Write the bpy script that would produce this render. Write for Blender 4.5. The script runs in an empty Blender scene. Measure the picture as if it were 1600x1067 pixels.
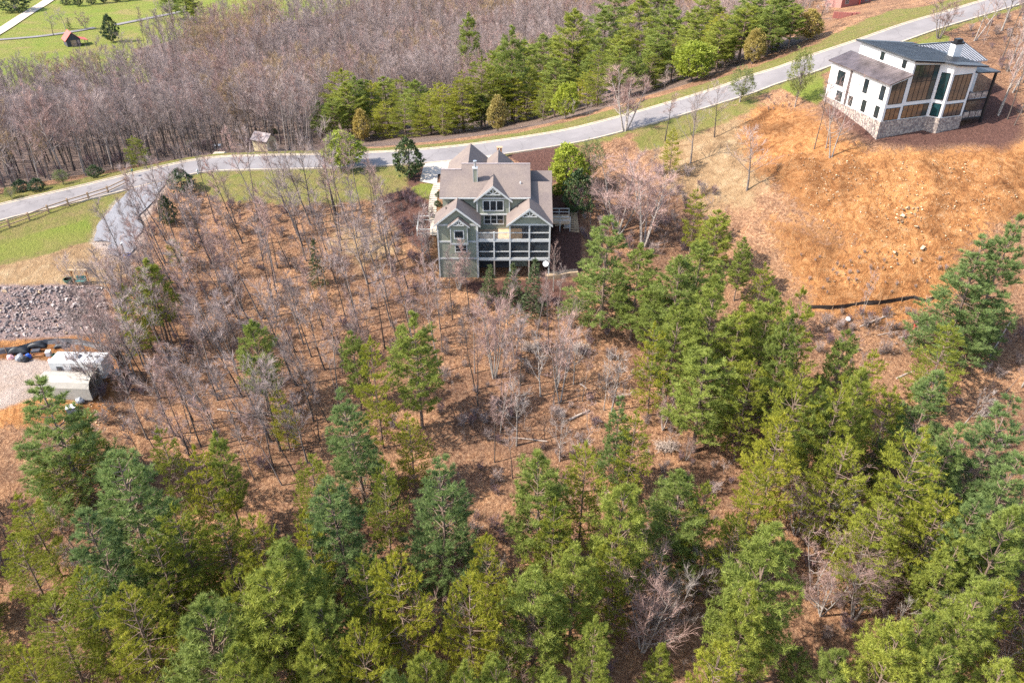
import bpy, bmesh, math, random
import numpy as np
from mathutils import Vector, Matrix, noise

# ---------------------------------------------------------------- camera, sky, sun, exposure
scene = bpy.context.scene
COL = scene.collection
CAM_H, PITCH, FPX = 57.0, math.radians(34.0), 1244.0
cam_d = bpy.data.cameras.new("camera")
cam_d.sensor_width = 36.0
cam_d.lens = FPX / 1600.0 * 36.0
cam_d.clip_start = 0.5
cam_d.clip_end = 8000.0
cam = bpy.data.objects.new("camera", cam_d)
COL.objects.link(cam)
cam.location = (0, 0, CAM_H)
cam.rotation_euler = (math.radians(90) - PITCH, 0, 0)
scene.camera = cam

SUN_EL, SUN_AZ = math.radians(44.0), math.radians(-103.0)   # azimuth clockwise from +Y
world = bpy.data.worlds.new("World")
scene.world = world
world.use_nodes = True
wn = world.node_tree.nodes
wl = world.node_tree.links
wn.clear()
sky = wn.new("ShaderNodeTexSky")
sky.sky_type = 'NISHITA'
sky.sun_disc = False
sky.sun_elevation = SUN_EL
sky.sun_rotation = SUN_AZ
sky.air_density = 1.0
sky.dust_density = 1.5
bg = wn.new("ShaderNodeBackground")
bg.inputs["Strength"].default_value = 0.15
wo = wn.new("ShaderNodeOutputWorld")
wl.new(sky.outputs[0], bg.inputs[0])
wl.new(bg.outputs[0], wo.inputs[0])
sun_d = bpy.data.lights.new("sun", 'SUN')
sun_d.energy = 3.9
sun_d.angle = math.radians(0.55)
sun_d.color = (1.0, 0.93, 0.84)
sun = bpy.data.objects.new("sun", sun_d)
COL.objects.link(sun)
to_sun = Vector((math.sin(SUN_AZ) * math.cos(SUN_EL), math.cos(SUN_AZ) * math.cos(SUN_EL), math.sin(SUN_EL)))
sun.rotation_euler = (-to_sun).to_track_quat('-Z', 'Y').to_euler()
sun.location = to_sun * 300
vs = scene.view_settings
vs.view_transform = 'Standard'
vs.look = 'None'
vs.exposure = 1.42
vs.gamma = 1.0
vs.use_curve_mapping = False
scene.cycles.use_denoising = False
scene.cycles.max_bounces = 6
scene.cycles.diffuse_bounces = 3
scene.cycles.transparent_max_bounces = 6
scene.cycles.use_adaptive_sampling = False
scene.render.film_transparent = False

# ---------------------------------------------------------------- pixel helpers (photo pixels, 1600 x 1067)
FW = np.array([0, math.cos(PITCH), -math.sin(PITCH)])
UPV = np.array([0, math.sin(PITCH), math.cos(PITCH)])
NADIR = 533.5 + FPX / math.tan(PITCH)
def ray(u, v):
    return FW + np.array([(u - 800.0) / FPX, 0, 0]) + UPV * ((533.5 - v) / FPX)
def P(u, v, z):
    d = ray(u, v)
    t = (z - CAM_H) / d[2]
    return (d[0] * t, d[1] * t, z)
def proj(x, y, z):
    w = np.array([x, y, z - CAM_H])
    dep = w @ FW
    return 800 + FPX * w[0] / dep, 533.5 - FPX * (w @ UPV) / dep, dep

# ---------------------------------------------------------------- terrain heights
ROADPX = [(-140, 377, 2.4), (-80, 355, 3), (0, 331, 3.5), (120, 303, 4.2), (240, 274, 4.8), (320, 257, 5.2), (400, 253, 5.5),
          (500, 251, 5.8), (640, 246, 6.2), (720, 238, 6.8), (800, 228, 7.4), (890, 214, 8.4), (960, 196, 9.8),
          (1040, 172, 11.8), (1140, 144, 14), (1190, 126, 15.3), (1240, 111, 16.5), (1285, 94, 17.8), (1364, 66, 20),
          (1442, 42, 21.5), (1521, 17, 23.5), (1600, -8, 25.5), (1700, -38, 27.5)]
ANPX = [(687, 428, .2), (747, 432, 0), (800, 434, -.3), (857, 430, 0), (900, 432, -.2), (670, 370, 4), (668, 330, 5.5),
        (665, 290, 6), (680, 265, 6.4), (890, 350, 4.2), (900, 400, 1.2), (895, 320, 5.5), (880, 270, 6.5), (850, 252, 7),
        (600, 350, 3.5), (600, 430, .2), (500, 300, 5.2), (500, 360, 3), (500, 450, -.8), (400, 300, 5), (400, 380, 2),
        (400, 500, -2.5), (300, 300, 4.5), (300, 400, 1), (300, 520, -3.5), (0, 380, 2.6), (0, 430, 1.8), (100, 380, 2.8),
        (100, 430, 1.8), (150, 440, 1.5), (180, 380, 2.6), (190, 330, 4), (60, 340, 3.5), (0, 450, 1.2), (80, 445, 1.4),
        (150, 450, 1.2), (0, 528, -2.6), (80, 525, -2.6), (160, 520, -2.4), (0, 560, -3), (0, 600, -3.1), (60, 570, -3.0),
        (150, 590, -3.2), (0, 630, -3.2), (110, 640, -4.2), (60, 720, -7), (150, 690, -6), (0, 800, -10), (0, 960, -13),
        (200, 700, -7), (200, 850, -11), (200, 1000, -14), (0, 1067, -15), (750, 470, -1.5), (750, 560, -4), (750, 650, -6.5),
        (750, 760, -9.5), (750, 900, -13), (750, 1060, -16), (950, 470, -1), (950, 560, -3.5), (950, 650, -6), (950, 760, -9),
        (950, 900, -12.5), (950, 1060, -16), (400, 600, -5), (400, 720, -8), (400, 900, -12.5), (400, 1060, -15.5),
        (1280, 480, -.5), (1370, 474, 0), (1470, 462, .8), (1300, 460, .6), (1400, 452, 1.2), (1300, 400, 4), (1400, 400, 5),
        (1500, 380, 7), (1300, 330, 8.5), (1400, 330, 9), (1500, 320, 10), (1590, 300, 12), (1300, 270, 12), (1400, 270, 12.3),
        (1500, 270, 12.8), (1200, 300, 8.5), (1200, 380, 4.5), (1100, 300, 6.5), (1100, 380, 2.5), (1100, 230, 9.8),
        (1200, 200, 13), (1000, 280, 7), (1000, 350, 3.5), (1000, 220, 8.6), (1369, 217, 15), (1440, 204, 15.4),
        (1483, 204, 15.4), (1530, 187, 16.2), (1300, 205, 15), (1250, 170, 15), (1590, 200, 16.5), (1590, 130, 19.5),
        (1550, 60, 22), (1200, 480, -1.8), (1200, 600, -5), (1200, 760, -9), (1200, 900, -12.5), (1200, 1060, -16),
        (1400, 540, -2.5), (1400, 640, -5.5), (1400, 760, -8.5), (1400, 900, -12), (1400, 1060, -15.5), (1590, 500, 0),
        (1590, 640, -4.5), (1590, 800, -9), (1590, 1060, -15)]
ANW = [(-4, 112, 5.8), (2, 112, 6), (50.5, 131, 17.2), (60, 136, 18.6), (-80, 150, -2), (-40, 160, -3), (0, 165, 0), (30, 182, 4), (60, 198, 10),
       (-120, 200, -14), (-60, 210, -14), (0, 220, -12), (60, 240, -6), (100, 222, 14), (-180, 340, -25), (-60, 330, -25),
       (60, 330, -22), (150, 320, -8), (0, 450, -26), (-250, 450, -25), (200, 450, -15), (130, 205, 25), (180, 260, 18),
       (120, 170, 27), (-150, 100, 0), (-150, 40, -12), (-150, 180, -10), (150, 100, 14), (150, 40, -10), (150, 150, 26),
       (0, 0, -20), (-100, 0, -20), (100, 0, -20), (0, -150, -26), (400, 0, -10), (-400, 0, -20), (400, 300, 0), (-400, 300, -25),
       (0, 800, -26), (500, 800, -10), (-500, 800, -26), (2500, 0, -20), (-2500, 0, -20), (0, 3000, -20), (0, -2500, -20),
       (2500, 3000, -20), (-2500, 3000, -20), (72, 178, 20.2), (90, 185, 22)]
ROADC = np.array([P(*p) for p in ROADPX])
A = np.array([P(*p) for p in ANPX] + list(ANW) + [tuple(r) for r in ROADC])
CMQ = 4.0
def _phi(d2):
    return np.sqrt(d2 + CMQ * CMQ)
_D2 = ((A[:, None, :2] - A[None, :, :2]) ** 2).sum(-1)
_n = len(A)
_M = np.zeros((_n + 1, _n + 1))
_M[:_n, :_n] = -_phi(_D2) + np.eye(_n) * -0.0
_M[:_n, :_n] += np.eye(_n) * 1.2
_M[:_n, _n] = 1
_M[_n, :_n] = 1
_W = np.linalg.solve(_M, np.append(A[:, 2], 0))
def rbf(xy):
    out = np.empty(len(xy))
    for i in range(0, len(xy), 20000):
        c = xy[i:i + 20000]
        d2 = ((c[:, None, :] - A[None, :, :2]) ** 2).sum(-1)
        out[i:i + 20000] = -_phi(d2) @ _W[:_n] + _W[_n]
    return out

def resample(pts, step):
    # Catmull-Rom through the points, then even steps
    pts = np.asarray(pts, float)
    ext = np.vstack([2 * pts[0] - pts[1], pts, 2 * pts[-1] - pts[-2]])
    fine = []
    for i in range(1, len(ext) - 2):
        p0, p1, p2, p3 = ext[i - 1:i + 3]
        for k in range(24):
            t = k / 24.0
            fine.append(.5 * ((2 * p1) + (-p0 + p2) * t + (2 * p0 - 5 * p1 + 4 * p2 - p3) * t * t + (-p0 + 3 * p1 - 3 * p2 + p3) * t ** 3))
    fine.append(pts[-1])
    fine = np.array(fine)
    s = np.concatenate([[0], np.cumsum(np.linalg.norm(np.diff(fine[:, :2], axis=0), axis=1))])
    ss = np.arange(0, s[-1], step)
    return np.stack([np.interp(ss, s, fine[:, k]) for k in range(fine.shape[1])], 1)

ROAD = resample(ROADC[:, :3], 2.0)
ROAD[:, 2] = np.convolve(np.pad(rbf(ROAD[:, :2]), 6, mode='edge'), np.ones(13) / 13, 'valid')
ROAD_HW = 3.3
def road_dist(xy):
    d = np.full(len(xy), 1e9)
    z = np.zeros(len(xy))
    side = np.zeros(len(xy))
    for i in range(0, len(xy), 20000):
        c = xy[i:i + 20000]
        dd = np.hypot(c[:, None, 0] - ROAD[None, :, 0], c[:, None, 1] - ROAD[None, :, 1])
        k = dd.argmin(1)
        d[i:i + 20000] = dd.min(1)
        z[i:i + 20000] = ROAD[k, 2]
        kk = np.clip(k, 0, len(ROAD) - 2)
        tx = ROAD[kk + 1, 0] - ROAD[kk, 0]
        ty = ROAD[kk + 1, 1] - ROAD[kk, 1]
        side[i:i + 20000] = np.sign(tx * (c[:, 1] - ROAD[kk, 1]) - ty * (c[:, 0] - ROAD[kk, 0]))
    return d, z, side
def sstep(a, b, x):
    t = np.clip((x - a) / (b - a), 0, 1)
    return t * t * (3 - 2 * t)
def heights(xy):
    xy = np.asarray(xy, float).reshape(-1, 2)
    z = rbf(xy)
    d, rz, _ = road_dist(xy)
    w = 1 - sstep(ROAD_HW + 1.0, ROAD_HW + 6.0, d)
    z = z * (1 - w) + (rz - 0.02) * w
    z = z - 0.16 * (1 - sstep(ROAD_HW - .2, ROAD_HW + 0.5, d))
    # level floor dug under the porches of the green house
    hx = np.maximum(np.abs(xy[:, 0] + 2.6) - 7.9, 0)
    hy = np.maximum(np.abs(xy[:, 1] - 106.5) - 5.0, 0)
    w = 1 - sstep(0, .6, np.hypot(hx, hy))
    z = z * (1 - w) + np.minimum(z, -.35) * w
    return z
def hz(x, y):
    return float(heights([(x, y)])[0])
def G(u, v):
    """photo pixel -> point where its ray meets the ground"""
    d = ray(u, v)
    ts = np.linspace(30, 700, 900)
    pts = np.array([d * t for t in ts])
    f = pts[:, 2] + CAM_H - rbf(pts[:, :2])
    k = int(np.argmax(f < 0)) if (f < 0).any() else len(ts) - 1
    k = max(k, 1)
    a, b = ts[k - 1], ts[k]
    for _ in range(12):
        m = (a + b) / 2
        p = d * m
        if p[2] + CAM_H - float(rbf(p[None, :2])[0]) < 0:
            b = m
        else:
            a = m
    p = d * b
    return np.array([p[0], p[1], hz(p[0], p[1])])
def GP(lst):
    return [G(u, v)[:2] for u, v in lst]
def inpoly(xy, poly):
    x, y = xy[:, 0], xy[:, 1]
    r = np.zeros(len(xy), bool)
    n = len(poly)
    j = n - 1
    for i in range(n):
        xi, yi = poly[i]
        xj, yj = poly[j]
        c = ((yi > y) != (yj > y)) & (x < (xj - xi) * (y - yi) / (yj - yi + 1e-12) + xi)
        r ^= c
        j = i
    return r
def polysd(xy, poly):
    """signed distance: positive inside"""
    d = np.full(len(xy), 1e9)
    n = len(poly)
    for i in range(n):
        a = np.array(poly[i])
        b = np.array(poly[(i + 1) % n])
        ab = b - a
        t = np.clip(((xy - a) @ ab) / (ab @ ab + 1e-12), 0, 1)
        q = a + t[:, None] * ab
        d = np.minimum(d, np.hypot(*(xy - q).T))
    return np.where(inpoly(xy, poly), d, -d)

# ---------------------------------------------------------------- materials
def newmat(name):
    m = bpy.data.materials.new(name)
    m.use_nodes = True
    nt = m.node_tree
    bs = nt.nodes["Principled BSDF"]
    return m, nt, bs
def N(nt, typ, **kw):
    n = nt.nodes.new(typ)
    for k, v in kw.items():
        if hasattr(n, k) and not k.startswith("i_"):
            setattr(n, k, v)
    return n
def ramp(nt, stops):
    r = nt.nodes.new("ShaderNodeValToRGB")
    e = r.color_ramp.elements
    while len(e) < len(stops):
        e.new(.5)
    for q, (p, c) in zip(e, stops):
        q.position = p
        q.color = (*c, 1) if len(c) == 3 else c
    return r
def noisetex(nt, scale, detail=4, rough=.55, coord='Object', dist=0):
    tc = nt.nodes.new("ShaderNodeTexCoord")
    t = nt.nodes.new("ShaderNodeTexNoise")
    t.inputs["Scale"].default_value = scale
    t.inputs["Detail"].default_value = detail
    t.inputs["Roughness"].default_value = rough
    t.inputs["Distortion"].default_value = dist
    nt.links.new(tc.outputs[coord], t.inputs["Vector"])
    return t
def mixc(nt, fac, a, b, mode='MIX'):
    m = nt.nodes.new("ShaderNodeMix")
    m.data_type = 'RGBA'
    m.blend_type = mode
    for s, val in ((m.inputs[0], fac), (m.inputs[6], a), (m.inputs[7], b)):
        if hasattr(val, "is_output") or isinstance(val, bpy.types.NodeSocket):
            nt.links.new(val, s)
        elif isinstance(val, (int, float)):
            s.default_value = val
        else:
            s.default_value = (*val, 1)
    return m.outputs[2]
def mathn(nt, op, a, b=None, clamp=False):
    m = nt.nodes.new("ShaderNodeMath")
    m.operation = op
    m.use_clamp = clamp
    for s, val in ((m.inputs[0], a), (m.inputs[1], b)):
        if val is None:
            continue
        if isinstance(val, bpy.types.NodeSocket):
            nt.links.new(val, s)
        else:
            s.default_value = val
    return m.outputs[0]
def bump(nt, bs, h, strength=.4, dist=.05):
    b = nt.nodes.new("ShaderNodeBump")
    b.inputs["Strength"].default_value = strength
    b.inputs["Distance"].default_value = dist
    nt.links.new(h, b.inputs["Height"])
    nt.links.new(b.outputs[0], bs.inputs["Normal"])
MATS = {}
def simple(name, col, rough=.7, var=.12, scale=3.0, metal=0.0, bumpk=0.0, spec=.3, obj_random=0.0, island=False):
    m, nt, bs = newmat(name)
    t = noisetex(nt, scale, 5, .6)
    dark = tuple(c * (1 - var * 1.6) for c in col)
    lite = tuple(min(1, c * (1 + var * 1.4)) for c in col)
    r = ramp(nt, [(.3, dark), (.7, lite)])
    nt.links.new(t.outputs[0], r.inputs[0])
    out = r.outputs[0]
    if obj_random:
        oi = nt.nodes.new("ShaderNodeObjectInfo")
        rr = ramp(nt, [(0, (1 - obj_random,) * 3), (1, (1 + obj_random * .6,) * 3)])
        nt.links.new(oi.outputs["Random"], rr.inputs[0])
        out = mixc(nt, 1.0, out, rr.outputs[0], 'MULTIPLY')
    if island:
        geo = nt.nodes.new("ShaderNodeNewGeometry")
        ri = ramp(nt, [(0, (.45, .42, .42)), (.55, (.95, .92, .9)), (.85, (1.35, 1.3, 1.2)), (1, (2.3, 2.25, 2.1))])
        nt.links.new(geo.outputs["Random Per Island"], ri.inputs[0])
        out = mixc(nt, 1.0, out, ri.outputs[0], 'MULTIPLY')
    nt.links.new(out, bs.inputs["Base Color"])
    bs.inputs["Roughness"].default_value = rough
    bs.inputs["Metallic"].default_value = metal
    bs.inputs["Specular IOR Level"].default_value = spec
    if bumpk:
        bump(nt, bs, t.outputs[0], bumpk, .03)
    MATS[name] = m
    return m
def foliage(name, c1, c2, c3, trans=.22, sat_rand=.25, scale=.9):
    """leaf colour by clump noise plus a random shade for each tree"""
    m, nt, bs = newmat(name)
    t = noisetex(nt, scale, 3, .6)
    r = ramp(nt, [(.3, c1), (.5, c2), (.72, c3)])
    nt.links.new(t.outputs[0], r.inputs[0])
    oi = nt.nodes.new("ShaderNodeObjectInfo")
    rr = ramp(nt, [(0, (1 - sat_rand, 1 - sat_rand * .8, 1 - sat_rand * .2)), (.5, (1, 1, 1)), (1, (1 + sat_rand * .9, 1 + sat_rand * .45, 1 - sat_rand * .5))])
    nt.links.new(oi.outputs["Random"], rr.inputs[0])
    out = mixc(nt, 1.0, r.outputs[0], rr.outputs[0], 'MULTIPLY')
    geo = nt.nodes.new("ShaderNodeNewGeometry")
    rp = ramp(nt, [(0, (.72, .72, .72)), (1, (1.28, 1.28, 1.28))])
    nt.links.new(geo.outputs["Random Per Island"], rp.inputs[0])
    out = mixc(nt, 1.0, out, rp.outputs[0], 'MULTIPLY')
    nt.links.new(out, bs.inputs["Base Color"])
    bs.inputs["Roughness"].default_value = .55
    bs.inputs["Specular IOR Level"].default_value = .25
    tr = nt.nodes.new("ShaderNodeBsdfTranslucent")
    nt.links.new(out, tr.inputs[0])
    mx = nt.nodes.new("ShaderNodeMixShader")
    mx.inputs[0].default_value = trans
    nt.links.new(bs.outputs[0], mx.inputs[1])
    nt.links.new(tr.outputs[0], mx.inputs[2])
    nt.links.new(mx.outputs[0], nt.nodes["Material Output"].inputs[0])
    MATS[name] = m
    return m

simple('bark_grey', (0.235, 0.195, 0.170), .9, .3, 6, obj_random=.45)
simple('bark_dark', (0.100, 0.080, 0.068), .9, .3, 6, obj_random=.3)
simple('bark_pale', (0.290, 0.255, 0.225), .85, .3, 5, obj_random=.25)
simple('bark_pine', (.20, .14, .105), .9, .3, 8, obj_random=.25)
simple('twig_grey', (0.335, 0.262, 0.236), .9, .2, 1.2, obj_random=.35)
simple('twig_red', (0.360, 0.240, 0.205), .9, .2, 1.2, obj_random=.3)
simple('twig_pale', (0.370, 0.315, 0.280), .9, .2, 1.2, obj_random=.25)
simple('twig_bud', (0.360, 0.250, 0.140), .9, .2, 1.2, obj_random=.3)
foliage('needle_white', (.130, .185, .060), (.200, .270, .085), (.280, .350, .115), .36, .22)
foliage('needle_yellow', (.165, .205, .042), (.255, .300, .062), (.340, .385, .085), .36, .22)
foliage('needle_scrub', (.195, .215, .028), (.290, .305, .040), (.375, .375, .060), .36, .22)
foliage('needle_dark', (.060, .090, .040), (.100, .135, .055), (.150, .180, .075), .25, .15)
foliage('needle_blue', (.070, .110, .085), (.110, .160, .125), (.150, .200, .155))
foliage('leaf_lime', (.205, .250, .030), (.300, .345, .040), (.390, .425, .070), .38, .12)
foliage('leaf_gold', (.270, .205, .055), (.370, .285, .080), (.460, .370, .120), .35, .12)
foliage('leaf_olive', (.110, .140, .035), (.180, .200, .055), (.250, .260, .085), .3)
foliage('leaf_dark', (.028, .055, .022), (.050, .085, .030), (.110, .110, .045), .1)
simple('siding_green', (0.235, 0.245, 0.185), .7, .06, 1.5)
simple('trim_white', (0.470, 0.470, 0.450), .5, .05, 2)
simple('deck_wood', (.52, .36, .22), .75, .2, 3)
simple('rust_wood', (.40, .20, .09), .75, .25, 4)
simple('dark_screen', (.035, .045, .05), .5, .1, 1)
simple('concrete', (0.440, 0.380, 0.310), .85, .12, 1.2)
simple('kerb_concrete', (0.400, 0.330, 0.250), .85, .15, 2)
simple('metal_grey', (.48, .50, .52), .4, .08, 3, metal=.6)
simple('metal_dark', (.060, .063, .070), .42, .2, .6, metal=.3)
simple('black_paint', (.014, .014, .016), .4, .1, 2)
simple('stucco_white', (0.600, 0.590, 0.570), .75, .05, 1)
simple('metal_brown', (0.160, 0.130, 0.130), .33, .25, .7, metal=.5)
simple('metal_silver', (.44, .45, .48), .4, .1, 1, metal=.3)
simple('barn_red', (.55, .10, .075), .6, .15, 2)
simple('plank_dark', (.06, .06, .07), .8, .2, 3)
simple('rv_white', (0.500, 0.500, 0.490), .35, .05, 2)
simple('canopy_cream', (0.340, 0.310, 0.265), .6, .08, 2)
simple('tarp_black', (.030, .032, .036), .45, .3, 2, bumpk=.5)
simple('silt_black', (0.040, 0.032, 0.028), .7, .2, 2)
simple('silt_grey', (.17, .17, .175), .8, .25, 1.5)
simple('teal_fabric', (.05, .19, .17), .7, .2, 5)
simple('rock_grey', (0.200, 0.170, 0.165), .9, .3, 2.5, obj_random=.3, island=True)
simple('rock_tan', (0.440, 0.320, 0.210), .9, .25, 2.5, obj_random=.3, island=True)
simple('log_grey', (.36, .29, .24), .9, .25, 5)
simple('fence_wood', (.36, .24, .15), .85, .25, 4)
simple('tan_siding', (.56, .46, .29), .8, .08, 2)
simple('shed_roof', (.30, .25, .24), .85, .15, 3)
simple('plastic_blue', (.03, .10, .45), .5, .1, 2)
simple('plastic_red', (.5, .05, .04), .5, .1, 2)
simple('plastic_orange', (.7, .22, .05), .5, .1, 2)
simple('plastic_pink', (.65, .36, .36), .6, .2, 3)
simple('plastic_white', (0.620, 0.620, 0.620), .4, .05, 2)
simple('plastic_grey', (.25, .26, .28), .5, .1, 2)
simple('box_green', (.07, .16, .10), .6, .1, 2)
simple('timber', (0.400, 0.290, 0.180), .85, .15, 3)
simple('mulch_shrub', (.17, .11, .12), .9, .2, 2)

def glassmat(name, col, rough=.05):
    m, nt, bs = newmat(name)
    t = noisetex(nt, .7, 2)
    r = ramp(nt, [(.3, tuple(c * .75 for c in col)), (.7, tuple(c * 1.3 for c in col))])
    nt.links.new(t.outputs[0], r.inputs[0])
    nt.links.new(r.outputs[0], bs.inputs["Base Color"])
    bs.inputs["Roughness"].default_value = rough
    bs.inputs["Specular IOR Level"].default_value = .5
    bs.inputs["IOR"].default_value = 1.62
    MATS[name] = m
glassmat('glass_dark', (.016, .022, .026))
glassmat('glass_teal', (.012, .040, .045))
glassmat('glass_amber', (.030, .036, .034))
MATS['glass_amber'].node_tree.nodes['Principled BSDF'].inputs['IOR'].default_value = 2.3

def screenmat():
    m, nt, bs = newmat('insect_screen')
    t = noisetex(nt, 1.2, 2)
    r = ramp(nt, [(.3, (.020, .027, .033)), (.7, (.045, .055, .062))])
    nt.links.new(t.outputs[0], r.inputs[0])
    nt.links.new(r.outputs[0], bs.inputs["Base Color"])
    bs.inputs["Roughness"].default_value = .7
    tr = nt.nodes.new("ShaderNodeBsdfTransparent")
    mx = nt.nodes.new("ShaderNodeMixShader")
    mx.inputs[0].default_value = .62
    nt.links.new(tr.outputs[0], mx.inputs[1])
    nt.links.new(bs.outputs[0], mx.inputs[2])
    nt.links.new(mx.outputs[0], nt.nodes["Material Output"].inputs[0])
    MATS['insect_screen'] = m
screenmat()
def shingle():
    m, nt, bs = newmat('shingle')
    tc = nt.nodes.new("ShaderNodeTexCoord")
    a = noisetex(nt, .35, 3)
    b = noisetex(nt, 9, 4, .7)
    r1 = ramp(nt, [(.3, (.135, .110, .098)), (.7, (.240, .200, .178))])
    nt.links.new(b.outputs[0], r1.inputs[0])
    r2 = ramp(nt, [(.35, (.88, .86, .88)), (.65, (1.08, 1.05, 1.0))])
    nt.links.new(a.outputs[0], r2.inputs[0])
    br = nt.nodes.new("ShaderNodeTexBrick")
    br.inputs["Scale"].default_value = 3.2
    br.inputs["Mortar Size"].default_value = .02
    br.inputs["Color1"].default_value = (1.1, 1.08, 1.05, 1)
    br.inputs["Color2"].default_value = (.82, .82, .84, 1)
    br.inputs["Mortar"].default_value = (.7, .68, .68, 1)
    nt.links.new(tc.outputs["Object"], br.inputs["Vector"])
    c = mixc(nt, 1, r1.outputs[0], r2.outputs[0], 'MULTIPLY')
    c = mixc(nt, .6, c, br.outputs[0], 'MULTIPLY')
    nt.links.new(c, bs.inputs["Base Color"])
    bs.inputs["Roughness"].default_value = .9
    bs.inputs["Specular IOR Level"].default_value = .2
    bump(nt, bs, b.outputs[0], .3, .02)
    MATS['shingle'] = m
shingle()
def stonewall(name, c1, c2, c3, scale=2.2):
    m, nt, bs = newmat(name)
    tc = nt.nodes.new("ShaderNodeTexCoord")
    v = nt.nodes.new("ShaderNodeTexVoronoi")
    v.inputs["Scale"].default_value = scale
    nt.links.new(tc.outputs["Object"], v.inputs["Vector"])
    sx = nt.nodes.new("ShaderNodeSeparateColor")
    nt.links.new(v.outputs["Color"], sx.inputs[0])
    r = ramp(nt, [(.1, c1), (.5, c2), (.9, c3)])
    nt.links.new(sx.outputs[0], r.inputs[0])
    v2 = nt.nodes.new("ShaderNodeTexVoronoi")
    v2.feature = 'DISTANCE_TO_EDGE'
    v2.inputs["Scale"].default_value = scale
    nt.links.new(tc.outputs["Object"], v2.inputs["Vector"])
    e = ramp(nt, [(0, (.45, .42, .4)), (.08, (1, 1, 1))])
    nt.links.new(v2.outputs["Distance"], e.inputs[0])
    c = mixc(nt, 1, r.outputs[0], e.outputs[0], 'MULTIPLY')
    nt.links.new(c, bs.inputs["Base Color"])
    bs.inputs["Roughness"].default_value = .9
    bump(nt, bs, e.outputs[0], .5, .04)
    MATS[name] = m
stonewall('stone_wall', (.17, .135, .125), (.28, .23, .205), (.42, .35, .29), 4.2)
def brick():
    m, nt, bs = newmat('brick_red')
    tc = nt.nodes.new("ShaderNodeTexCoord")
    br = nt.nodes.new("ShaderNodeTexBrick")
    br.inputs["Scale"].default_value = 4
    br.inputs["Color1"].default_value = (.36, .10, .075, 1)
    br.inputs["Color2"].default_value = (.27, .07, .055, 1)
    br.inputs["Mortar"].default_value = (.34, .22, .19, 1)
    mp = nt.nodes.new("ShaderNodeMapping")
    mp.inputs["Rotation"].default_value = (math.radians(90), 0, 0)
    nt.links.new(tc.outputs["Object"], mp.inputs[0])
    nt.links.new(mp.outputs[0], br.inputs["Vector"])
    nt.links.new(br.outputs[0], bs.inputs["Base Color"])
    bs.inputs["Roughness"].default_value = .9
    MATS['brick_red'] = m
brick()
def asphalt(name, c1, c2, sc=.25):
    m, nt, bs = newmat(name)
    a = noisetex(nt, sc, 4, .6)
    b = noisetex(nt, 14, 4, .8)
    r1 = ramp(nt, [(.3, c1), (.7, c2)])
    nt.links.new(a.outputs[0], r1.inputs[0])
    r2 = ramp(nt, [(.3, (.85, .85, .85)), (.7, (1.12, 1.12, 1.12))])
    nt.links.new(b.outputs[0], r2.inputs[0])
    c = mixc(nt, 1, r1.outputs[0], r2.outputs[0], 'MULTIPLY')
    if name == 'asphalt':
        tc = nt.nodes.new("ShaderNodeTexCoord")
        dn = noisetex(nt, .8, 4, .6)
        va = nt.nodes.new("ShaderNodeVectorMath")
        va.operation = 'MULTIPLY_ADD'
        va.inputs[1].default_value = (1.2, 1.2, 1.2)
        nt.links.new(dn.outputs[1], va.inputs[0])
        nt.links.new(tc.outputs["Object"], va.inputs[2])
        vo = nt.nodes.new("ShaderNodeTexVoronoi")
        vo.feature = 'DISTANCE_TO_EDGE'
        vo.inputs["Scale"].default_value = .16
        nt.links.new(va.outputs[0], vo.inputs["Vector"])
        cr = ramp(nt, [(.0, (.62, .61, .62)), (.012, (1, 1, 1))])
        nt.links.new(vo.outputs["Distance"], cr.inputs[0])
        c = mixc(nt, .8, c, cr.outputs[0], 'MULTIPLY')
    nt.links.new(c, bs.inputs["Base Color"])
    bs.inputs["Roughness"].default_value = .9
    bs.inputs["Specular IOR Level"].default_value = .2
    bump(nt, bs, b.outputs[0], .8 if name == 'gravel' else .4, .05 if name == 'gravel' else .02)
    MATS[name] = m
asphalt('asphalt', (.175, .160, .158), (.232, .212, .207))
asphalt('gravel', (.185, .18, .188), (.245, .24, .25), .3)
asphalt('dirt_track', (.45, .36, .27), (.60, .50, .39), .4)

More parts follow.
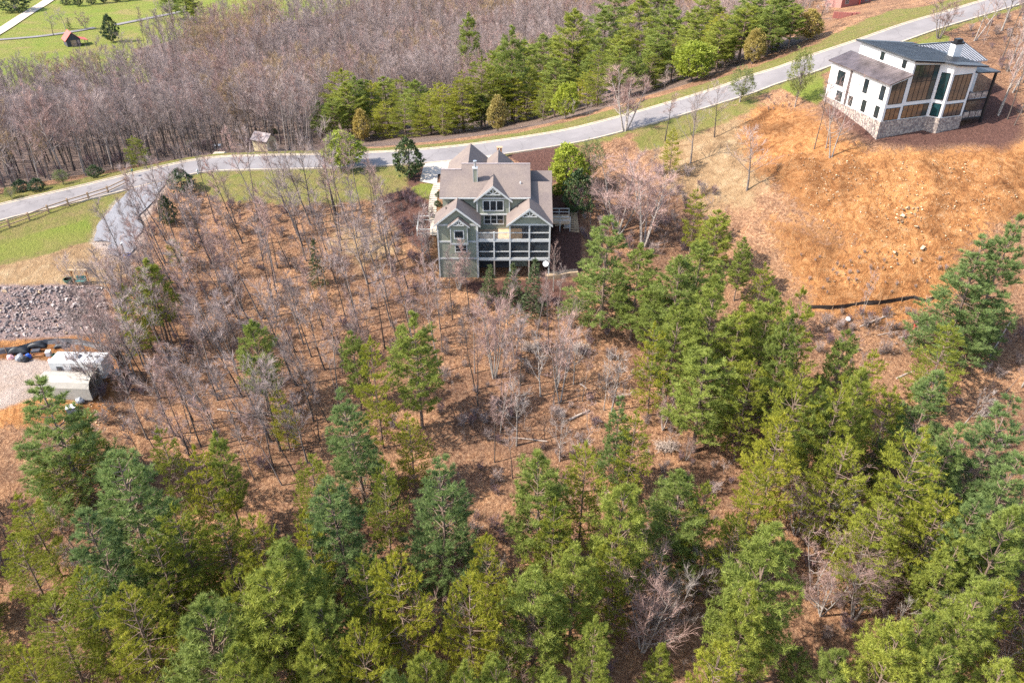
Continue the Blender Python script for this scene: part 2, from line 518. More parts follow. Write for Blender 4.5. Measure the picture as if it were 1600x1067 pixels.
def ground_material():
    m, nt, bs = newmat('ground')
    L = nt.links.new
    big = noisetex(nt, .07, 4, .6, dist=.4)
    mid = noisetex(nt, .45, 5, .65, dist=.6)
    fine = noisetex(nt, 3.0, 5, .75)
    vfine = noisetex(nt, 11.0, 3, .7)
    def att(name):
        a = nt.nodes.new("ShaderNodeAttribute")
        a.attribute_name = name
        s = nt.nodes.new("ShaderNodeSeparateColor")
        L(a.outputs["Color"], s.inputs[0])
        return s.outputs[0], s.outputs[1], s.outputs[2], a.outputs["Alpha"]
    grass, clay, mulch, straw = att("mask_a")
    field, pad, rubble, litter2 = att("mask_b")
    # leaf litter
    lit = ramp(nt, [(.30, (.115, .068, .044)), (.43, (.285, .160, .096)), (.56, (.460, .285, .170)), (.74, (.62, .46, .31))])
    L(fine.outputs[0], lit.inputs[0])
    lt = ramp(nt, [(.32, (.62, .60, .62)), (.5, (.95, .92, .9)), (.68, (1.2, 1.12, 1.0))])
    L(mid.outputs[0], lt.inputs[0])
    base = mixc(nt, 1, lit.outputs[0], lt.outputs[0], 'MULTIPLY')
    bg_ = ramp(nt, [(.36, (.70, .68, .70)), (.62, (1.1, 1.06, 1.0))])
    L(big.outputs[0], bg_.inputs[0])
    base = mixc(nt, 1, base, bg_.outputs[0], 'MULTIPLY')
    vr = ramp(nt, [(.3, (.7, .7, .72)), (.7, (1.25, 1.22, 1.2))])
    L(vfine.outputs[0], vr.inputs[0])
    base = mixc(nt, .8, base, vr.outputs[0], 'MULTIPLY')
    def layer(base, mask, colsock, k=.9, edge=.16, nz=None):
        s = mathn(nt, 'MULTIPLY', mathn(nt, 'SUBTRACT', (nz or mid).outputs[0], .5), k)
        f = mathn(nt, 'ADD', mask, s)
        mr = nt.nodes.new("ShaderNodeMapRange")
        mr.interpolation_type = 'SMOOTHSTEP'
        mr.inputs[1].default_value = .5 - edge
        mr.inputs[2].default_value = .5 + edge
        L(f, mr.inputs[0])
        return mixc(nt, mr.outputs[0], base, colsock)
    def colour(stops, tex, vk=.6):
        r = ramp(nt, stops)
        L(tex.outputs[0], r.inputs[0])
        return mixc(nt, vk, r.outputs[0], vr.outputs[0], 'MULTIPLY')
    straw_c = colour([(.28, (.22, .135, .070)), (.5, (.36, .235, .125)), (.75, (.48, .35, .205))], mid)
    base = layer(base, straw, straw_c)
    grass_c = colour([(.28, (.25, .19, .085)), (.5, (.215, .195, .062)), (.72, (.165, .19, .042))], mid)
    base = layer(base, grass, grass_c)
    claymix = noisetex(nt, .8, 8, .72, dist=1.2)
    clay_c = colour([(.32, (.17, .085, .040)), (.43, (.36, .165, .062)), (.53, (.49, .248, .098)), (.64, (.54, .312, .145)), (.76, (.64, .49, .32))], claymix, .9)
    patch = noisetex(nt, .11, 6, .62, dist=.8)
    pr = ramp(nt, [(.38, (.50, .46, .46)), (.50, (.85, .80, .78)), (.62, (1.14, 1.08, 1.02))])
    L(patch.outputs[0], pr.inputs[0])
    clay_c = mixc(nt, 1, clay_c, pr.outputs[0], 'MULTIPLY')
    base = layer(base, clay, clay_c, 1.1, .10, claymix)
    field_c = colour([(.30, (.27, .215, .085)), (.45, (.21, .215, .052)), (.6, (.185, .22, .040)), (.75, (.14, .195, .030))], big, .35)
    base = layer(base, field, field_c, .5)
    rub_c = colour([(.25, (.17, .12, .11)), (.55, (.30, .22, .20)), (.8, (.42, .33, .29))], fine)
    base = layer(base, rubble, rub_c, .5)
    flo_c = colour([(.3, (.13, .092, .074)), (.55, (.22, .158, .125)), (.8, (.31, .235, .19))], fine)
    base = layer(base, litter2, flo_c, .5)
    mul_c = colour([(.25, (.075, .038, .030)), (.55, (.150, .078, .060)), (.8, (.24, .135, .10))], fine)
    base = layer(base, mulch, mul_c, .35)
    pad_c = colour([(.25, (.36, .27, .21)), (.6, (.46, .37, .31)), (.8, (.50, .43, .37))], mid, .3)
    base = layer(base, pad, pad_c, .5)
    L(base, bs.inputs["Base Color"])
    bs.inputs["Roughness"].default_value = .95
    bs.inputs["Specular IOR Level"].default_value = .1
    hsum = mathn(nt, 'ADD', mathn(nt, 'MULTIPLY', mid.outputs[0], 1.5), mathn(nt, 'ADD', fine.outputs[0], mathn(nt, 'ADD', mathn(nt, 'MULTIPLY', claymix.outputs[0], 1.5), mathn(nt, 'MULTIPLY', vfine.outputs[0], .6))))
    bump(nt, bs, hsum, 1.0, .35)
    MATS['ground'] = m
ground_material()

# ---------------------------------------------------------------- mesh builder and object helpers
class MB:
    def __init__(s, o=(0, 0, 0)):
        s.v, s.f, s.o = [], [], o
    def add(s, vs_, fs):
        n = len(s.v)
        o = s.o
        s.v += [(p[0] - o[0], p[1] - o[1], p[2] - o[2]) for p in vs_]
        s.f += [tuple(i + n for i in f) for f in fs]
        return s
    def box(s, x0, x1, y0, y1, z0, z1):
        vs_ = [(x, y, z) for z in (z0, z1) for y in (y0, y1) for x in (x0, x1)]
        return s.add(vs_, [(0, 2, 3, 1), (4, 5, 7, 6), (0, 1, 5, 4), (2, 6, 7, 3), (0, 4, 6, 2), (1, 3, 7, 5)])
    def prism(s, top, bot):
        n = len(top)
        vs_ = list(top) + list(bot)
        fs = [tuple(range(n)), tuple(range(2 * n - 1, n - 1, -1))]
        for i in range(n):
            j = (i + 1) % n
            fs.append((i, i + n, j + n, j))
        return s.add(vs_, fs)
    def slab(s, pts, th):
        return s.prism(pts, [(p[0], p[1], p[2] - th) for p in pts])
    def foot(s, pts, z0, z1):
        zt = z1 if callable(z1) else (lambda a, b: z1)
        return s.prism([(a, b, zt(a, b)) for a, b in pts], [(a, b, z0) for a, b in pts])
    def xz(s, pts, y0, y1):
        return s.prism([(x, y0, z) for x, z in pts], [(x, y1, z) for x, z in pts])
    def yz(s, pts, x0, x1):
        return s.prism([(x0, y, z) for y, z in pts], [(x1, y, z) for y, z in pts])
    def bar(s, p, q, w, h=None):
        p, q = Vector(p), Vector(q)
        d = (q - p).normalized()
        up = Vector((0, 0, 1)) if abs(d.z) < .95 else Vector((1, 0, 0))
        a = d.cross(up).normalized() * (w / 2)
        b = a.cross(d).normalized() * ((h or w) / 2)
        vs_ = [p + a + b, p - a + b, p - a - b, p + a - b, q + a + b, q - a + b, q - a - b, q + a - b]
        return s.add([tuple(x) for x in vs_], [(0, 1, 2, 3), (7, 6, 5, 4), (0, 4, 5, 1), (1, 5, 6, 2), (2, 6, 7, 3), (3, 7, 4, 0)])
    def tube(s, pts, rs, n=6, cap=True):
        rings = []
        for i, p in enumerate(pts):
            p = Vector(p)
            d = (Vector(pts[min(i + 1, len(pts) - 1)]) - Vector(pts[max(i - 1, 0)]))
            d = d.normalized() if d.length > 1e-6 else Vector((0, 0, 1))
            a = d.cross(Vector((.31, .95, .05)) if abs(d.y) < .9 else Vector((1, 0, 0))).normalized()
            b = d.cross(a)
            rings.append([tuple(p + (a * math.cos(2 * math.pi * k / n) + b * math.sin(2 * math.pi * k / n)) * rs[i]) for k in range(n)])
        vs_ = [q for r in rings for q in r]
        fs = []
        for i in range(len(pts) - 1):
            for k in range(n):
                k2 = (k + 1) % n
                fs.append((i * n + k, i * n + k2, (i + 1) * n + k2, (i + 1) * n + k))
        if cap:
            fs.append(tuple(range(n - 1, -1, -1)))
            fs.append(tuple((len(pts) - 1) * n + k for k in range(n)))
        return s.add(vs_, fs)
    def mesh(s, name, mat, smooth=False):
        me = bpy.data.meshes.new(name)
        me.from_pydata(s.v, [], s.f)
        me.materials.append(MATS[mat])
        if smooth:
            me.polygons.foreach_set("use_smooth", [True] * len(me.polygons))
        me.update()
        return me
    def build(s, name, mat, parent=None, smooth=False):
        o = bpy.data.objects.new(name, s.mesh(name, mat, smooth))
        COL.objects.link(o)
        o.parent = parent
        if parent is None:
            o.location = s.o
        return o
def tag(o, label, cat, group=None):
    o["label"] = label
    o["category"] = cat
    if group:
        o["group"] = group
    return o
def struct(o):
    o["kind"] = "structure"
    return o
def empty(name, loc, rz=0, label=None, cat=None, group=None):
    o = bpy.data.objects.new(name, None)
    COL.objects.link(o)
    o.location = loc
    o.rotation_euler = (0, 0, rz)
    o.empty_display_size = .2
    if label:
        tag(o, label, cat, group)
    return o
def link(name, me, parent=None):
    o = bpy.data.objects.new(name, me)
    COL.objects.link(o)
    o.parent = parent
    return o

# ---------------------------------------------------------------- ground sheet with cover masks
def axis(segs):
    out = []
    for a, b, s in segs:
        out += list(np.arange(a, b, s))
    return np.array(out + [segs[-1][1]])
gx = axis([(-3000, -600, 300), (-600, -260, 34), (-260, -130, 5), (-130, 125, 1.0), (125, 260, 5), (260, 600, 34), (600, 3000, 300)])
gy = axis([(-2500, -100, 300), (-100, 10, 10), (10, 30, 4), (30, 190, 1.0), (190, 300, 3.5), (300, 480, 6), (480, 1000, 52), (1000, 3600, 325)])
GX, GY = np.meshgrid(gx, gy)
gxy = np.stack([GX.ravel(), GY.ravel()], 1)
gz = heights(gxy)
rd, _, rside = road_dist(gxy)
def soft(poly_px, w=1.6):
    return np.clip(.5 + polysd(gxy, GP(poly_px)) / (2 * w), 0, 1)
mA = np.zeros((len(gxy), 4))
mB = np.zeros((len(gxy), 4))
def put(arr, ch, m):
    arr[:, ch] = np.maximum(arr[:, ch], m)
verge_n = np.clip(.5 + (10.5 - rd) / 3.0, 0, 1) * (rside > 0)
verge_s = np.clip(.5 + (5.5 - rd) / 2.4, 0, 1) * (rside < 0)
onmap = (gxy[:, 1] < 260) & (np.abs(gxy[:, 0]) < 200)
put(mA, 0, np.maximum(verge_n, verge_s) * .80 * onmap)
put(mA, 0, soft([(290, 262), (640, 258), (655, 270), (640, 300), (560, 318), (470, 322), (350, 316), (300, 290)], 2.5) * .9)
put(mA, 0, soft([(-160, 400), (0, 340), (190, 285), (208, 300), (165, 335), (150, 375), (60, 402), (0, 416), (-160, 460)], 1.5) * 1.0)
put(mB, 0, soft([(-160, 440), (-20, 385), (60, 362), (145, 338), (140, 372), (60, 396), (0, 410), (-160, 470)], 2.0) * .9)
put(mA, 3, soft([(-160, 470), (0, 414), (150, 372), (205, 340), (220, 360), (200, 430), (170, 447), (0, 449), (-160, 490)], 2))
put(mA, 3, soft([(1000, 225), (1100, 195), (1200, 170), (1230, 230), (1180, 330), (1090, 330), (1040, 300)], 4) * .85)
put(mA, 0, soft([(980, 215), (1100, 175), (1190, 150), (1195, 165), (1110, 205), (1000, 240)], 2) * .8)
put(mA, 3, soft([(500, 330), (640, 345), (640, 420), (560, 440), (500, 400)], 4) * .62)
put(mB, 2, soft([(-160, 450), (160, 447), (178, 522), (-160, 532)], 1.2))
put(mA, 1, soft([(-160, 530), (170, 520), (195, 560), (180, 655), (100, 668), (-160, 690)], 1.8) * .85)
put(mA, 1, soft([(1200, 330), (1330, 400), (1290, 470), (1180, 400)], 6) * .55)
put(mB, 1, soft([(-160, 560), (40, 560), (140, 572), (165, 600), (140, 628), (60, 620), (0, 640), (-160, 650)], 1.2))
put(mA, 1, soft([(1178, 168), (1225, 160), (1262, 172), (1310, 215), (1365, 235), (1640, 218), (1660, 330), (1560, 350), (1500, 400), (1476, 464), (1290, 486), (1268, 450), (1340, 400), (1250, 330), (1175, 262), (1150, 210)], 5))
put(mA, 1, soft([(1285, 465), (1470, 455), (1480, 475), (1400, 520), (1290, 500)], 2.5) * .72)
put(mA, 2, soft([(596, 305), (640, 296), (676, 318), (672, 400), (640, 380), (610, 345)], 1.2))
put(mA, 2, soft([(856, 300), (905, 330), (912, 432), (850, 436)], 1.0))
put(mA, 2, soft([(700, 438), (860, 432), (905, 440), (890, 470), (830, 490), (740, 460)], 1.5) * .9)
put(mA, 2, soft([(788, 244), (860, 228), (905, 232), (892, 285), (850, 285), (826, 262)], 1.0))
put(mA, 2, soft([(640, 258), (662, 257), (655, 292), (636, 290)], .8))
put(mA, 2, soft([(1268, 182), (1300, 190), (1345, 226), (1420, 236), (1520, 230), (1570, 240), (1610, 215), (1600, 150), (1545, 120), (1500, 190), (1440, 195), (1380, 205), (1310, 150)], 3.0) * .8)
put(mB, 1, np.clip(.5 + (polysd(gxy, GP([(205, 296), (255, 279), (262, 284), (250, 310), (226, 342), (228, 360), (210, 402), (178, 406), (145, 378), (150, 360), (176, 322)])) + .9) / 2.4, 0, 1) * .62)
put(mB, 0, soft([(655, 286), (681, 288), (679, 313), (650, 308), (640, 297)], .7))
put(mB, 0, soft([(1216, 132), (1285, 106), (1292, 150), (1280, 165), (1240, 150)], 1.0) * .9)
put(mB, 0, soft([(1420, 70), (1468, 50), (1486, 58), (1480, 72), (1440, 80)], .8) * .9)
put(mA, 0, soft([(1240, 95), (1290, 60), (1400, 15), (1460, 10), (1440, 28), (1360, 56), (1280, 84)], 2))
fieldm = np.clip(.5 + polysd(gxy, [(-120, 275), (-150, 250), (-420, 250), (-900, 330), (-900, 900), (-60, 900), (-60, 480), (-90, 400), (-128, 372), (-152, 330)]) / 12, 0, 1)
put(mB, 0, fieldm)
put(mA, 1, soft([(1278, 458), (1380, 448), (1480, 438), (1490, 458), (1440, 466), (1380, 472), (1275, 482)], 1.2) * 1.5)
put(mB, 3, np.clip((rd - 13) / 4, 0, 1) * (rside > 0) * (gxy[:, 0] < 60) * (gxy[:, 1] > 100) * (1 - fieldm))
put(mA, 1, soft([(1180, 330), (1290, 360), (1400, 380), (1480, 440), (1470, 470), (1290, 486), (1230, 440)], 4) * .85)
put(mA, 1, soft([(1440, 470), (1640, 380), (1640, 480), (1560, 520), (1400, 540), (1300, 520)], 5) * .5)
mA = np.clip(mA, 0, 1.4)
mB = np.clip(mB, 0, 1)
# small relief
rel = np.zeros(len(gxy))
near = (np.abs(gxy[:, 0]) < 130) & (gxy[:, 1] > 30) & (gxy[:, 1] < 200)
idx = np.where(near)[0]
for i in idx:
    x, y = gxy[i]
    rel[i] = noise.noise((x * .22, y * .22, 3.1)) * .16 + noise.noise((x * .6, y * .6, 7.7)) * .09
rel *= sstep(4.5, 9, rd) * (1 - np.clip(mB[:, 1] * 1.6 + mB[:, 0] * .8, 0, 1))
clay_k = mA[:, 1] * (gxy[:, 0] > 20)
for i in np.where(clay_k > .3)[0]:
    x, y = gxy[i]
    rel[i] += clay_k[i] * (noise.noise((x * .35, y * .12, 1.3)) * .45 + abs(noise.noise((x * .9, y * .35, 9.1))) * -.75 + noise.noise((x * .8, y * .8, 4.4)) * .22)
gz = gz + rel
SHEETS = [GP([(663, 257), (775, 241), (768, 262), (695, 272), (684, 274), (683, 290), (656, 285)])]
nx, ny = len(gx), len(gy)
faces = [(j * nx + i, j * nx + i + 1, (j + 1) * nx + i + 1, (j + 1) * nx + i) for j in range(ny - 1) for i in range(nx - 1)]
me = bpy.data.meshes.new("ground")
me.from_pydata([(float(a), float(b), float(c)) for (a, b), c in zip(gxy, gz)], [], faces)
for nm, arr in (("mask_a", mA), ("mask_b", mB)):
    at = me.color_attributes.new(nm, 'FLOAT_COLOR', 'POINT')
    at.data.foreach_set("color", arr.astype(np.float32).ravel())
me.materials.append(MATS['ground'])
me.polygons.foreach_set("use_smooth", [True] * len(me.polygons))
me.update()
struct(link("ground", me))

def strip(name, line, hw, mat, dz=.0, z=None, kerb=None):
    """a flat ribbon along a line; z taken from the line's third column if given"""
    line = np.asarray(line)
    t = np.gradient(line[:, :2], axis=0)
    t /= np.linalg.norm(t, axis=1)[:, None]
    nrm = np.stack([-t[:, 1], t[:, 0]], 1)
    b = MB()
    zz = line[:, 2] if line.shape[1] > 2 else None
    rows = []
    offs = np.linspace(-hw, hw, 7)
    for k, o in enumerate(offs):
        p = line[:, :2] + nrm * o
        h = (zz if zz is not None else heights(p)) + dz
        rows.append([(float(p[i, 0]), float(p[i, 1]), float(h[i])) for i in range(len(line))])
    n = len(line)
    b.v = [q for r in rows for q in r]
    b.f = [(k * n + i, k * n + i + 1, (k + 1) * n + i + 1, (k + 1) * n + i) for k in range(len(offs) - 1) for i in range(n - 1)]
    return b
b = strip('road', ROAD, ROAD_HW - .35, 'asphalt', .0)
struct(b.build('road', 'asphalt'))
def kerb(side):
    t = np.gradient(ROAD[:, :2], axis=0)
    t /= np.linalg.norm(t, axis=1)[:, None]
    nrm = np.stack([-t[:, 1], t[:, 0]], 1) * side
    prof = [(ROAD_HW - .36, .012), (ROAD_HW - .02, .03), (ROAD_HW + .02, .13), (ROAD_HW + .28, .14), (ROAD_HW + .30, -.25)]
    b = MB()
    n = len(ROAD)
    for o, h in prof:
        p = ROAD[:, :2] + nrm * o
        b.v += [(float(p[i, 0]), float(p[i, 1]), float(ROAD[i, 2] + h)) for i in range(n)]
    for k in range(len(prof) - 1):
        for i in range(n - 1):
            f = (k * n + i, k * n + i + 1, (k + 1) * n + i + 1, (k + 1) * n + i)
            b.f.append(f if side > 0 else f[::-1])
    struct(b.build('kerb', 'kerb_concrete'))
kerb(1)
kerb(-1)
def drape(name, poly, mat, dz=.06, size=1.0, jitter=0):
    bm = bmesh.new()
    vs_ = [bm.verts.new((p[0], p[1], 0)) for p in poly]
    bm.faces.new(vs_)
    bmesh.ops.triangulate(bm, faces=bm.faces[:])
    for _ in range(9):
        es = [e for e in bm.edges if e.calc_length() > size]
        if not es:
            break
        bmesh.ops.subdivide_edges(bm, edges=es, cuts=1)
        bmesh.ops.triangulate(bm, faces=[f for f in bm.faces if len(f.verts) > 3])
    xy = np.array([(v.co.x, v.co.y) for v in bm.verts])
    h = heights(xy)
    for v, z in zip(bm.verts, h):
        v.co.z = float(z) + dz
    me = bpy.data.meshes.new(name)
    bm.normal_update()
    for f in bm.faces:
        if f.normal.z < 0:
            f.normal_flip()
    bm.to_mesh(me)
    bm.free()
    me.materials.append(MATS[mat])
    return struct(link(name, me))
drape('driveway', SHEETS[0], 'concrete', .16, .8)
gravel_px = [(212, 290), (250, 279), (258, 284), (248, 305), (232, 325), (218, 340), (224, 358), (212, 376), (206, 398), (182, 402),
             (168, 392), (172, 380), (148, 376), (150, 366), (160, 345), (178, 324)]
gp = GP(gravel_px)
gp = [tuple(q) for q in resample(np.array(gp + [gp[0]]), 1.3)]
gp = [(x + random.Random(i).uniform(-.3, .3), y + random.Random(i + 99).uniform(-.3, .3)) for i, (x, y) in enumerate(gp[:-1])]
drape('gravel_drive', gp, 'gravel', .17, 1.0)
def ground_strip(name, pxs, hw, mat, dz=.1):
    ln = resample(np.array([G(u, v)[:2] for u, v in pxs]), 2.0)
    struct(strip(name, ln, hw, mat, dz).build(name, mat))
ground_strip('farm_lane', [(-40, 66), (0, 63), (60, 58), (110, 51), (150, 44)], 1.6, 'asphalt', .25)
ground_strip('dirt_road', [(-30, 67), (0, 50), (40, 24), (68, 7), (90, -8)], 2.6, 'dirt_track', .3)
ground_strip('farm_lane', [(180, 40), (210, 34), (250, 26), (290, 18)], 1.6, 'asphalt', .25)

# ---------------------------------------------------------------- green craftsman house
def window_f(parent, x0, x1, z0, z1, y, nx_=1, nz=1, fw=.12, glass='glass_dark', mat='trim_white', o=(0, 0, 0), name='window'):
    """window facing -y at plane y (local or world coordinates, origin o removed)"""
    f = MB(o)
    f.box(x0 - fw, x1 + fw, y - .07, y + .02, z1, z1 + fw).box(x0 - fw, x1 + fw, y - .10, y + .02, z0 - fw, z0)
    f.box(x0 - fw, x0, y - .07, y + .02, z0, z1).box(x1, x1 + fw, y - .07, y + .02, z0, z1)
    for i in range(1, nx_):
        xm = x0 + (x1 - x0) * i / nx_
        f.box(xm - fw * .55, xm + fw * .55, y - .065, y + .02, z0, z1)
    fr = f.build(name, mat, parent)
    for i in range(nx_):
        a = x0 + (x1 - x0) * i / nx_ + (fw * .55 if i else 0)
        b_ = x0 + (x1 - x0) * (i + 1) / nx_ - (fw * .55 if i < nx_ - 1 else 0)
        for k in range(nz):
            c = z0 + (z1 - z0) * k / nz + (.035 if k else 0)
            d = z0 + (z1 - z0) * (k + 1) / nz - (.035 if k < nz - 1 else 0)
            MB(o).box(a, b_, y - .03, y + .01, c, d).build('pane', glass, fr)
        if nz > 1:
            MB(o).box(a, b_, y - .055, y + .01, z0 + (z1 - z0) / 2 - .03, z0 + (z1 - z0) / 2 + .03).build('muntin', mat, fr)
    return fr
def gable_roof(xc, hw, zr, ze, y0, y1, th=.22):
    """two sloping slabs with the ridge along y"""
    b_ = MB(HO)
    b_.slab([(xc, y0, zr), (xc, y1, zr), (xc - hw, y1, ze), (xc - hw, y0, ze)], th)
    b_.slab([(xc, y0, zr + .002), (xc + hw, y0, ze), (xc + hw, y1, ze), (xc, y1, zr + .002)], th)
    return b_
def rake(xc, hw, zr, ze, y, parent, th=.26):
    """white barge boards on a front gable"""
    b_ = MB(HO)
    for s in (-1, 1):
        b_.xz([(xc, zr + .02), (xc, zr - th - .06), (xc + s * hw, ze - th), (xc + s * hw, ze + .02)], y - .05, y - .002)
    return b_.build('barge_board', 'trim_white', parent)
def truss(xc, zt, w, h, y, parent):
    b_ = MB(HO)
    zb = zt - h
    b_.bar((xc - w, y, zb), (xc + w, y, zb), .10, .13)
    b_.bar((xc, y, zb), (xc, y, zt), .10, .12)
    for s in (-1, 1):
        b_.bar((xc, y, zb + .05), (xc + s * w * .52, y, zb + h * .5), .09, .10)
        b_.bar((xc + s * w, y, zb), (xc, y, zt), .10, .12)
    return b_.build('gable_truss', 'trim_white', parent)
HO = (-2.5, 108.0, 4.0)
H1 = empty('craftsman_house', HO, 0, 'green sided craftsman house with brown shingle gables and white screened porches', 'house')
W = lambda name, mat='siding_green': None
def wall(b_, mat='siding_green', name='wall'):
    return b_.build(name, mat, H1)
# main block, wings
wall(MB(HO).yz([(105.2, -1.5), (105.2, 10.95), (110.6, 13.25), (115.6, 11.0), (115.6, -1.5)], -7.3, 2.3))
wall(MB(HO).yz([(105.2, -1.5), (105.2, 10.95), (109.6, 12.85), (114.6, 10.7), (114.6, -1.5)], -9.9, -7.302))
wall(MB(HO).xz([(-10.5, -1.5), (-4.9, -1.5), (-4.9, 8.3), (-7.7, 10.55), (-10.5, 8.3)], 101.5, 105.19))
wall(MB(HO).box(2.302, 5.45, 107.5, 115.5, -1, 8.6))
wall(MB(HO).xz([(-9.4, 3), (-3.4, 3), (-3.4, 10.6), (-6.4, 13.0), (-9.4, 10.6)], 115.61, 119.0))
wall(MB(HO).xz([(-3.39, 3), (.1, 3), (.1, 10.9), (-2.1, 12.3), (-3.39, 11.3)], 115.61, 118.2))
wall(MB(HO).box(-4.88, -.32, 105.02, 105.18, -1, 8.4))           # middle back wall over the deck
wall(MB(HO).xz([(-5.02, 8.4), (-.32, 8.4), (-.32, 10.6), (-2.67, 12.5), (-5.02, 10.6)], 104.75, 105.6))
# roofs
rf = MB(HO).slab([(-7.35, 104.65, 10.98), (2.65, 104.65, 10.98), (2.65, 110.6, 13.6), (-7.35, 110.6, 13.6)], .22)
rf.slab([(-7.35, 110.6, 13.602), (2.65, 110.6, 13.602), (2.65, 116.2, 11.1), (-7.35, 116.2, 11.1)], .22)
main_roof = rf.build('roof', 'shingle', H1)
MB(HO).bar((-7.35, 110.6, 13.62), (2.65, 110.6, 13.62), .3, .09).build('ridge_cap', 'shed_roof', main_roof)
MB(HO).box(-10.25, 2.6, 104.52, 104.64, 10.74, 10.92).build('gutter', 'trim_white', main_roof)
rf = MB(HO).slab([(-10.3, 104.66, 10.975), (-7.353, 104.66, 10.975), (-7.353, 109.6, 13.13), (-10.3, 109.6, 13.13)], .22)
rf.slab([(-10.3, 109.6, 13.132), (-7.353, 109.6, 13.132), (-7.353, 115, 10.8), (-10.3, 115, 10.8)], .22)
rl = rf.build('roof', 'shingle', H1)
MB(HO).bar((-10.3, 109.6, 13.15), (-7.36, 109.6, 13.15), .3, .09).build('ridge_cap', 'shed_roof', rl)
gable_roof(-7.7, 3.3, 10.95, 8.25, 101.05, 105.3).build('roof', 'shingle', H1)
rake(-7.7, 3.3, 10.95, 8.25, 101.05, H1)
gable_roof(2.45, 3.25, 10.9, 8.3, 101.05, 107.6).build('roof', 'shingle', H1)
rake(2.45, 3.25, 10.9, 8.3, 101.05, H1)
gable_roof(-2.67, 2.75, 12.85, 10.55, 104.2, 109.6).build('roof', 'shingle', H1)
rake(-2.67, 2.75, 12.85, 10.55, 104.2, H1)
truss(-2.67, 12.45, 1.15, .95, 104.28, H1)
truss(2.45, 10.5, 1.15, .9, 101.12, H1)
rf = MB(HO).slab([(2.66, 101.6, 8.15), (5.75, 101.6, 8.15), (5.75, 108.8, 11.6), (2.66, 108.8, 11.6)], .2)
rf.slab([(2.66, 108.8, 11.602), (5.75, 108.8, 11.602), (5.75, 111.6, 10.0), (2.66, 111.6, 10.0)], .2)
rf.build('roof', 'shingle', H1)
wall(MB(HO).yz([(107.5, 8.61), (107.5, 10.6), (108.8, 11.25), (111.0, 10.0), (111.0, 8.61)], 2.31, 5.44))
rf = MB(HO).slab([(2.66, 110.9, 9.7), (6.0, 110.9, 9.7), (6.0, 113.6, 11.35), (2.66, 113.6, 11.35)], .2)
rf.slab([(2.66, 113.6, 11.352), (6.0, 113.6, 11.352), (6.0, 116.3, 9.7), (2.66, 116.3, 9.7)], .2)
rf.build('roof', 'shingle', H1)
MB(HO).yz([(111.2, 8.6), (111.2, 9.5), (113.6, 10.95), (116, 9.5), (116, 8.6)], 5.45, 5.7).build('gable_end', 'trim_white', H1)
gable_roof(-6.4, 3.5, 13.45, 10.4, 110.7, 119.4).build('roof', 'shingle', H1)
gable_roof(-2.1, 2.4, 12.75, 10.7, 112.0, 118.6).build('roof', 'shingle', H1)
# chimney with flue
ch = MB(HO).box(-5.55, -4.95, 107.3, 107.95, 11.9, 14.1).build('chimney', 'siding_green', H1)
cb = MB(HO)
for x in (-5.58, -5.0):
    for y in (107.27, 107.9):
        cb.box(x, x + .08, y, y + .08, 11.9, 14.1)
cb.box(-5.62, -4.88, 107.23, 108.02, 14.1, 14.22)
cb.build('chimney_trim', 'trim_white', ch)
MB(HO).tube([(-5.25, 107.6, 14.2), (-5.25, 107.6, 15.1)], [.17, .17], 10).tube([(-5.25, 107.6, 15.05), (-5.25, 107.6, 15.22)], [.27, .27], 10).build('flue', 'metal_grey', ch)
MB(HO).tube([(1.2, 107.0, 11.9), (1.2, 107.0, 12.35)], [.09, .09], 8).build('vent_pipe', 'plastic_white', main_roof)
MB(HO).tube([(-9.3, 103.6, 9.3), (-9.3, 103.6, 9.95)], [.08, .08], 8).build('vent_pipe', 'black_paint', H1)
# left wing bay with its small gable
bay = MB(HO).xz([(-8.6, 5.7), (-6.25, 5.7), (-6.25, 8.25), (-7.42, 9.2), (-8.6, 8.25)], 100.82, 101.495).build('bay', 'siding_green', H1)
b_ = MB(HO)
b_.slab([(-7.42, 100.5, 9.55), (-7.42, 101.49, 9.55), (-8.95, 101.49, 8.3), (-8.95, 100.5, 8.3)], .13)
b_.slab([(-7.42, 100.5, 9.552), (-5.9, 100.5, 8.3), (-5.9, 101.49, 8.3), (-7.42, 101.49, 9.552)], .13)
b_.build('roof', 'shingle', bay)
rake(-7.42, 1.53, 9.53, 8.28, 100.5, bay, .12)
truss(-7.42, 9.3, .85, .75, 100.55, bay)
b_ = MB(HO)
for x in (-8.66, -6.31):
    b_.box(x, x + .12, 100.77, 100.815, 5.6, 8.2)
b_.box(-8.7, -6.15, 100.75, 101.48, 5.48, 5.69)
b_.build('trim', 'trim_white', bay)
window_f(bay, -8.0, -6.85, 6.5, 7.55, 100.81, 1, 1, .14, o=HO)
window_f(H1, -8.0, -6.5, 4.05, 5.0, 101.49, 2, 2, .14, o=HO)
b_ = MB(HO)
for z in (8.2, 5.62, 2.95):
    b_.box(-10.54, -4.86, 101.43, 101.497, z - .13, z + .13)
b_.build('belt_board', 'trim_white', H1)
for x0, x1, y0, y1, z0, z1 in ((-10.56, -10.36, 101.40, 101.496, -1.4, 8.05), (-5.06, -4.84, 101.40, 101.496, -1.4, 8.05), (-5.05, -4.88, 104.68, 104.745, 8.4, 10.5), (-.46, -.29, 104.68, 104.745, 8.4, 10.5)):
    MB(HO).box(x0, x1, y0, y1, z0, z1).build('corner_board', 'trim_white', H1)
MB(HO).box(-5.05, -.29, 104.62, 104.745, 8.22, 8.42).build('belt_board', 'trim_white', H1)
MB(HO).tube([(-4.75, 101.3, 8.1), (-4.8, 101.35, 7.6), (-4.8, 101.35, 0)], [.05] * 3, 6).build('downspout', 'trim_white', H1)
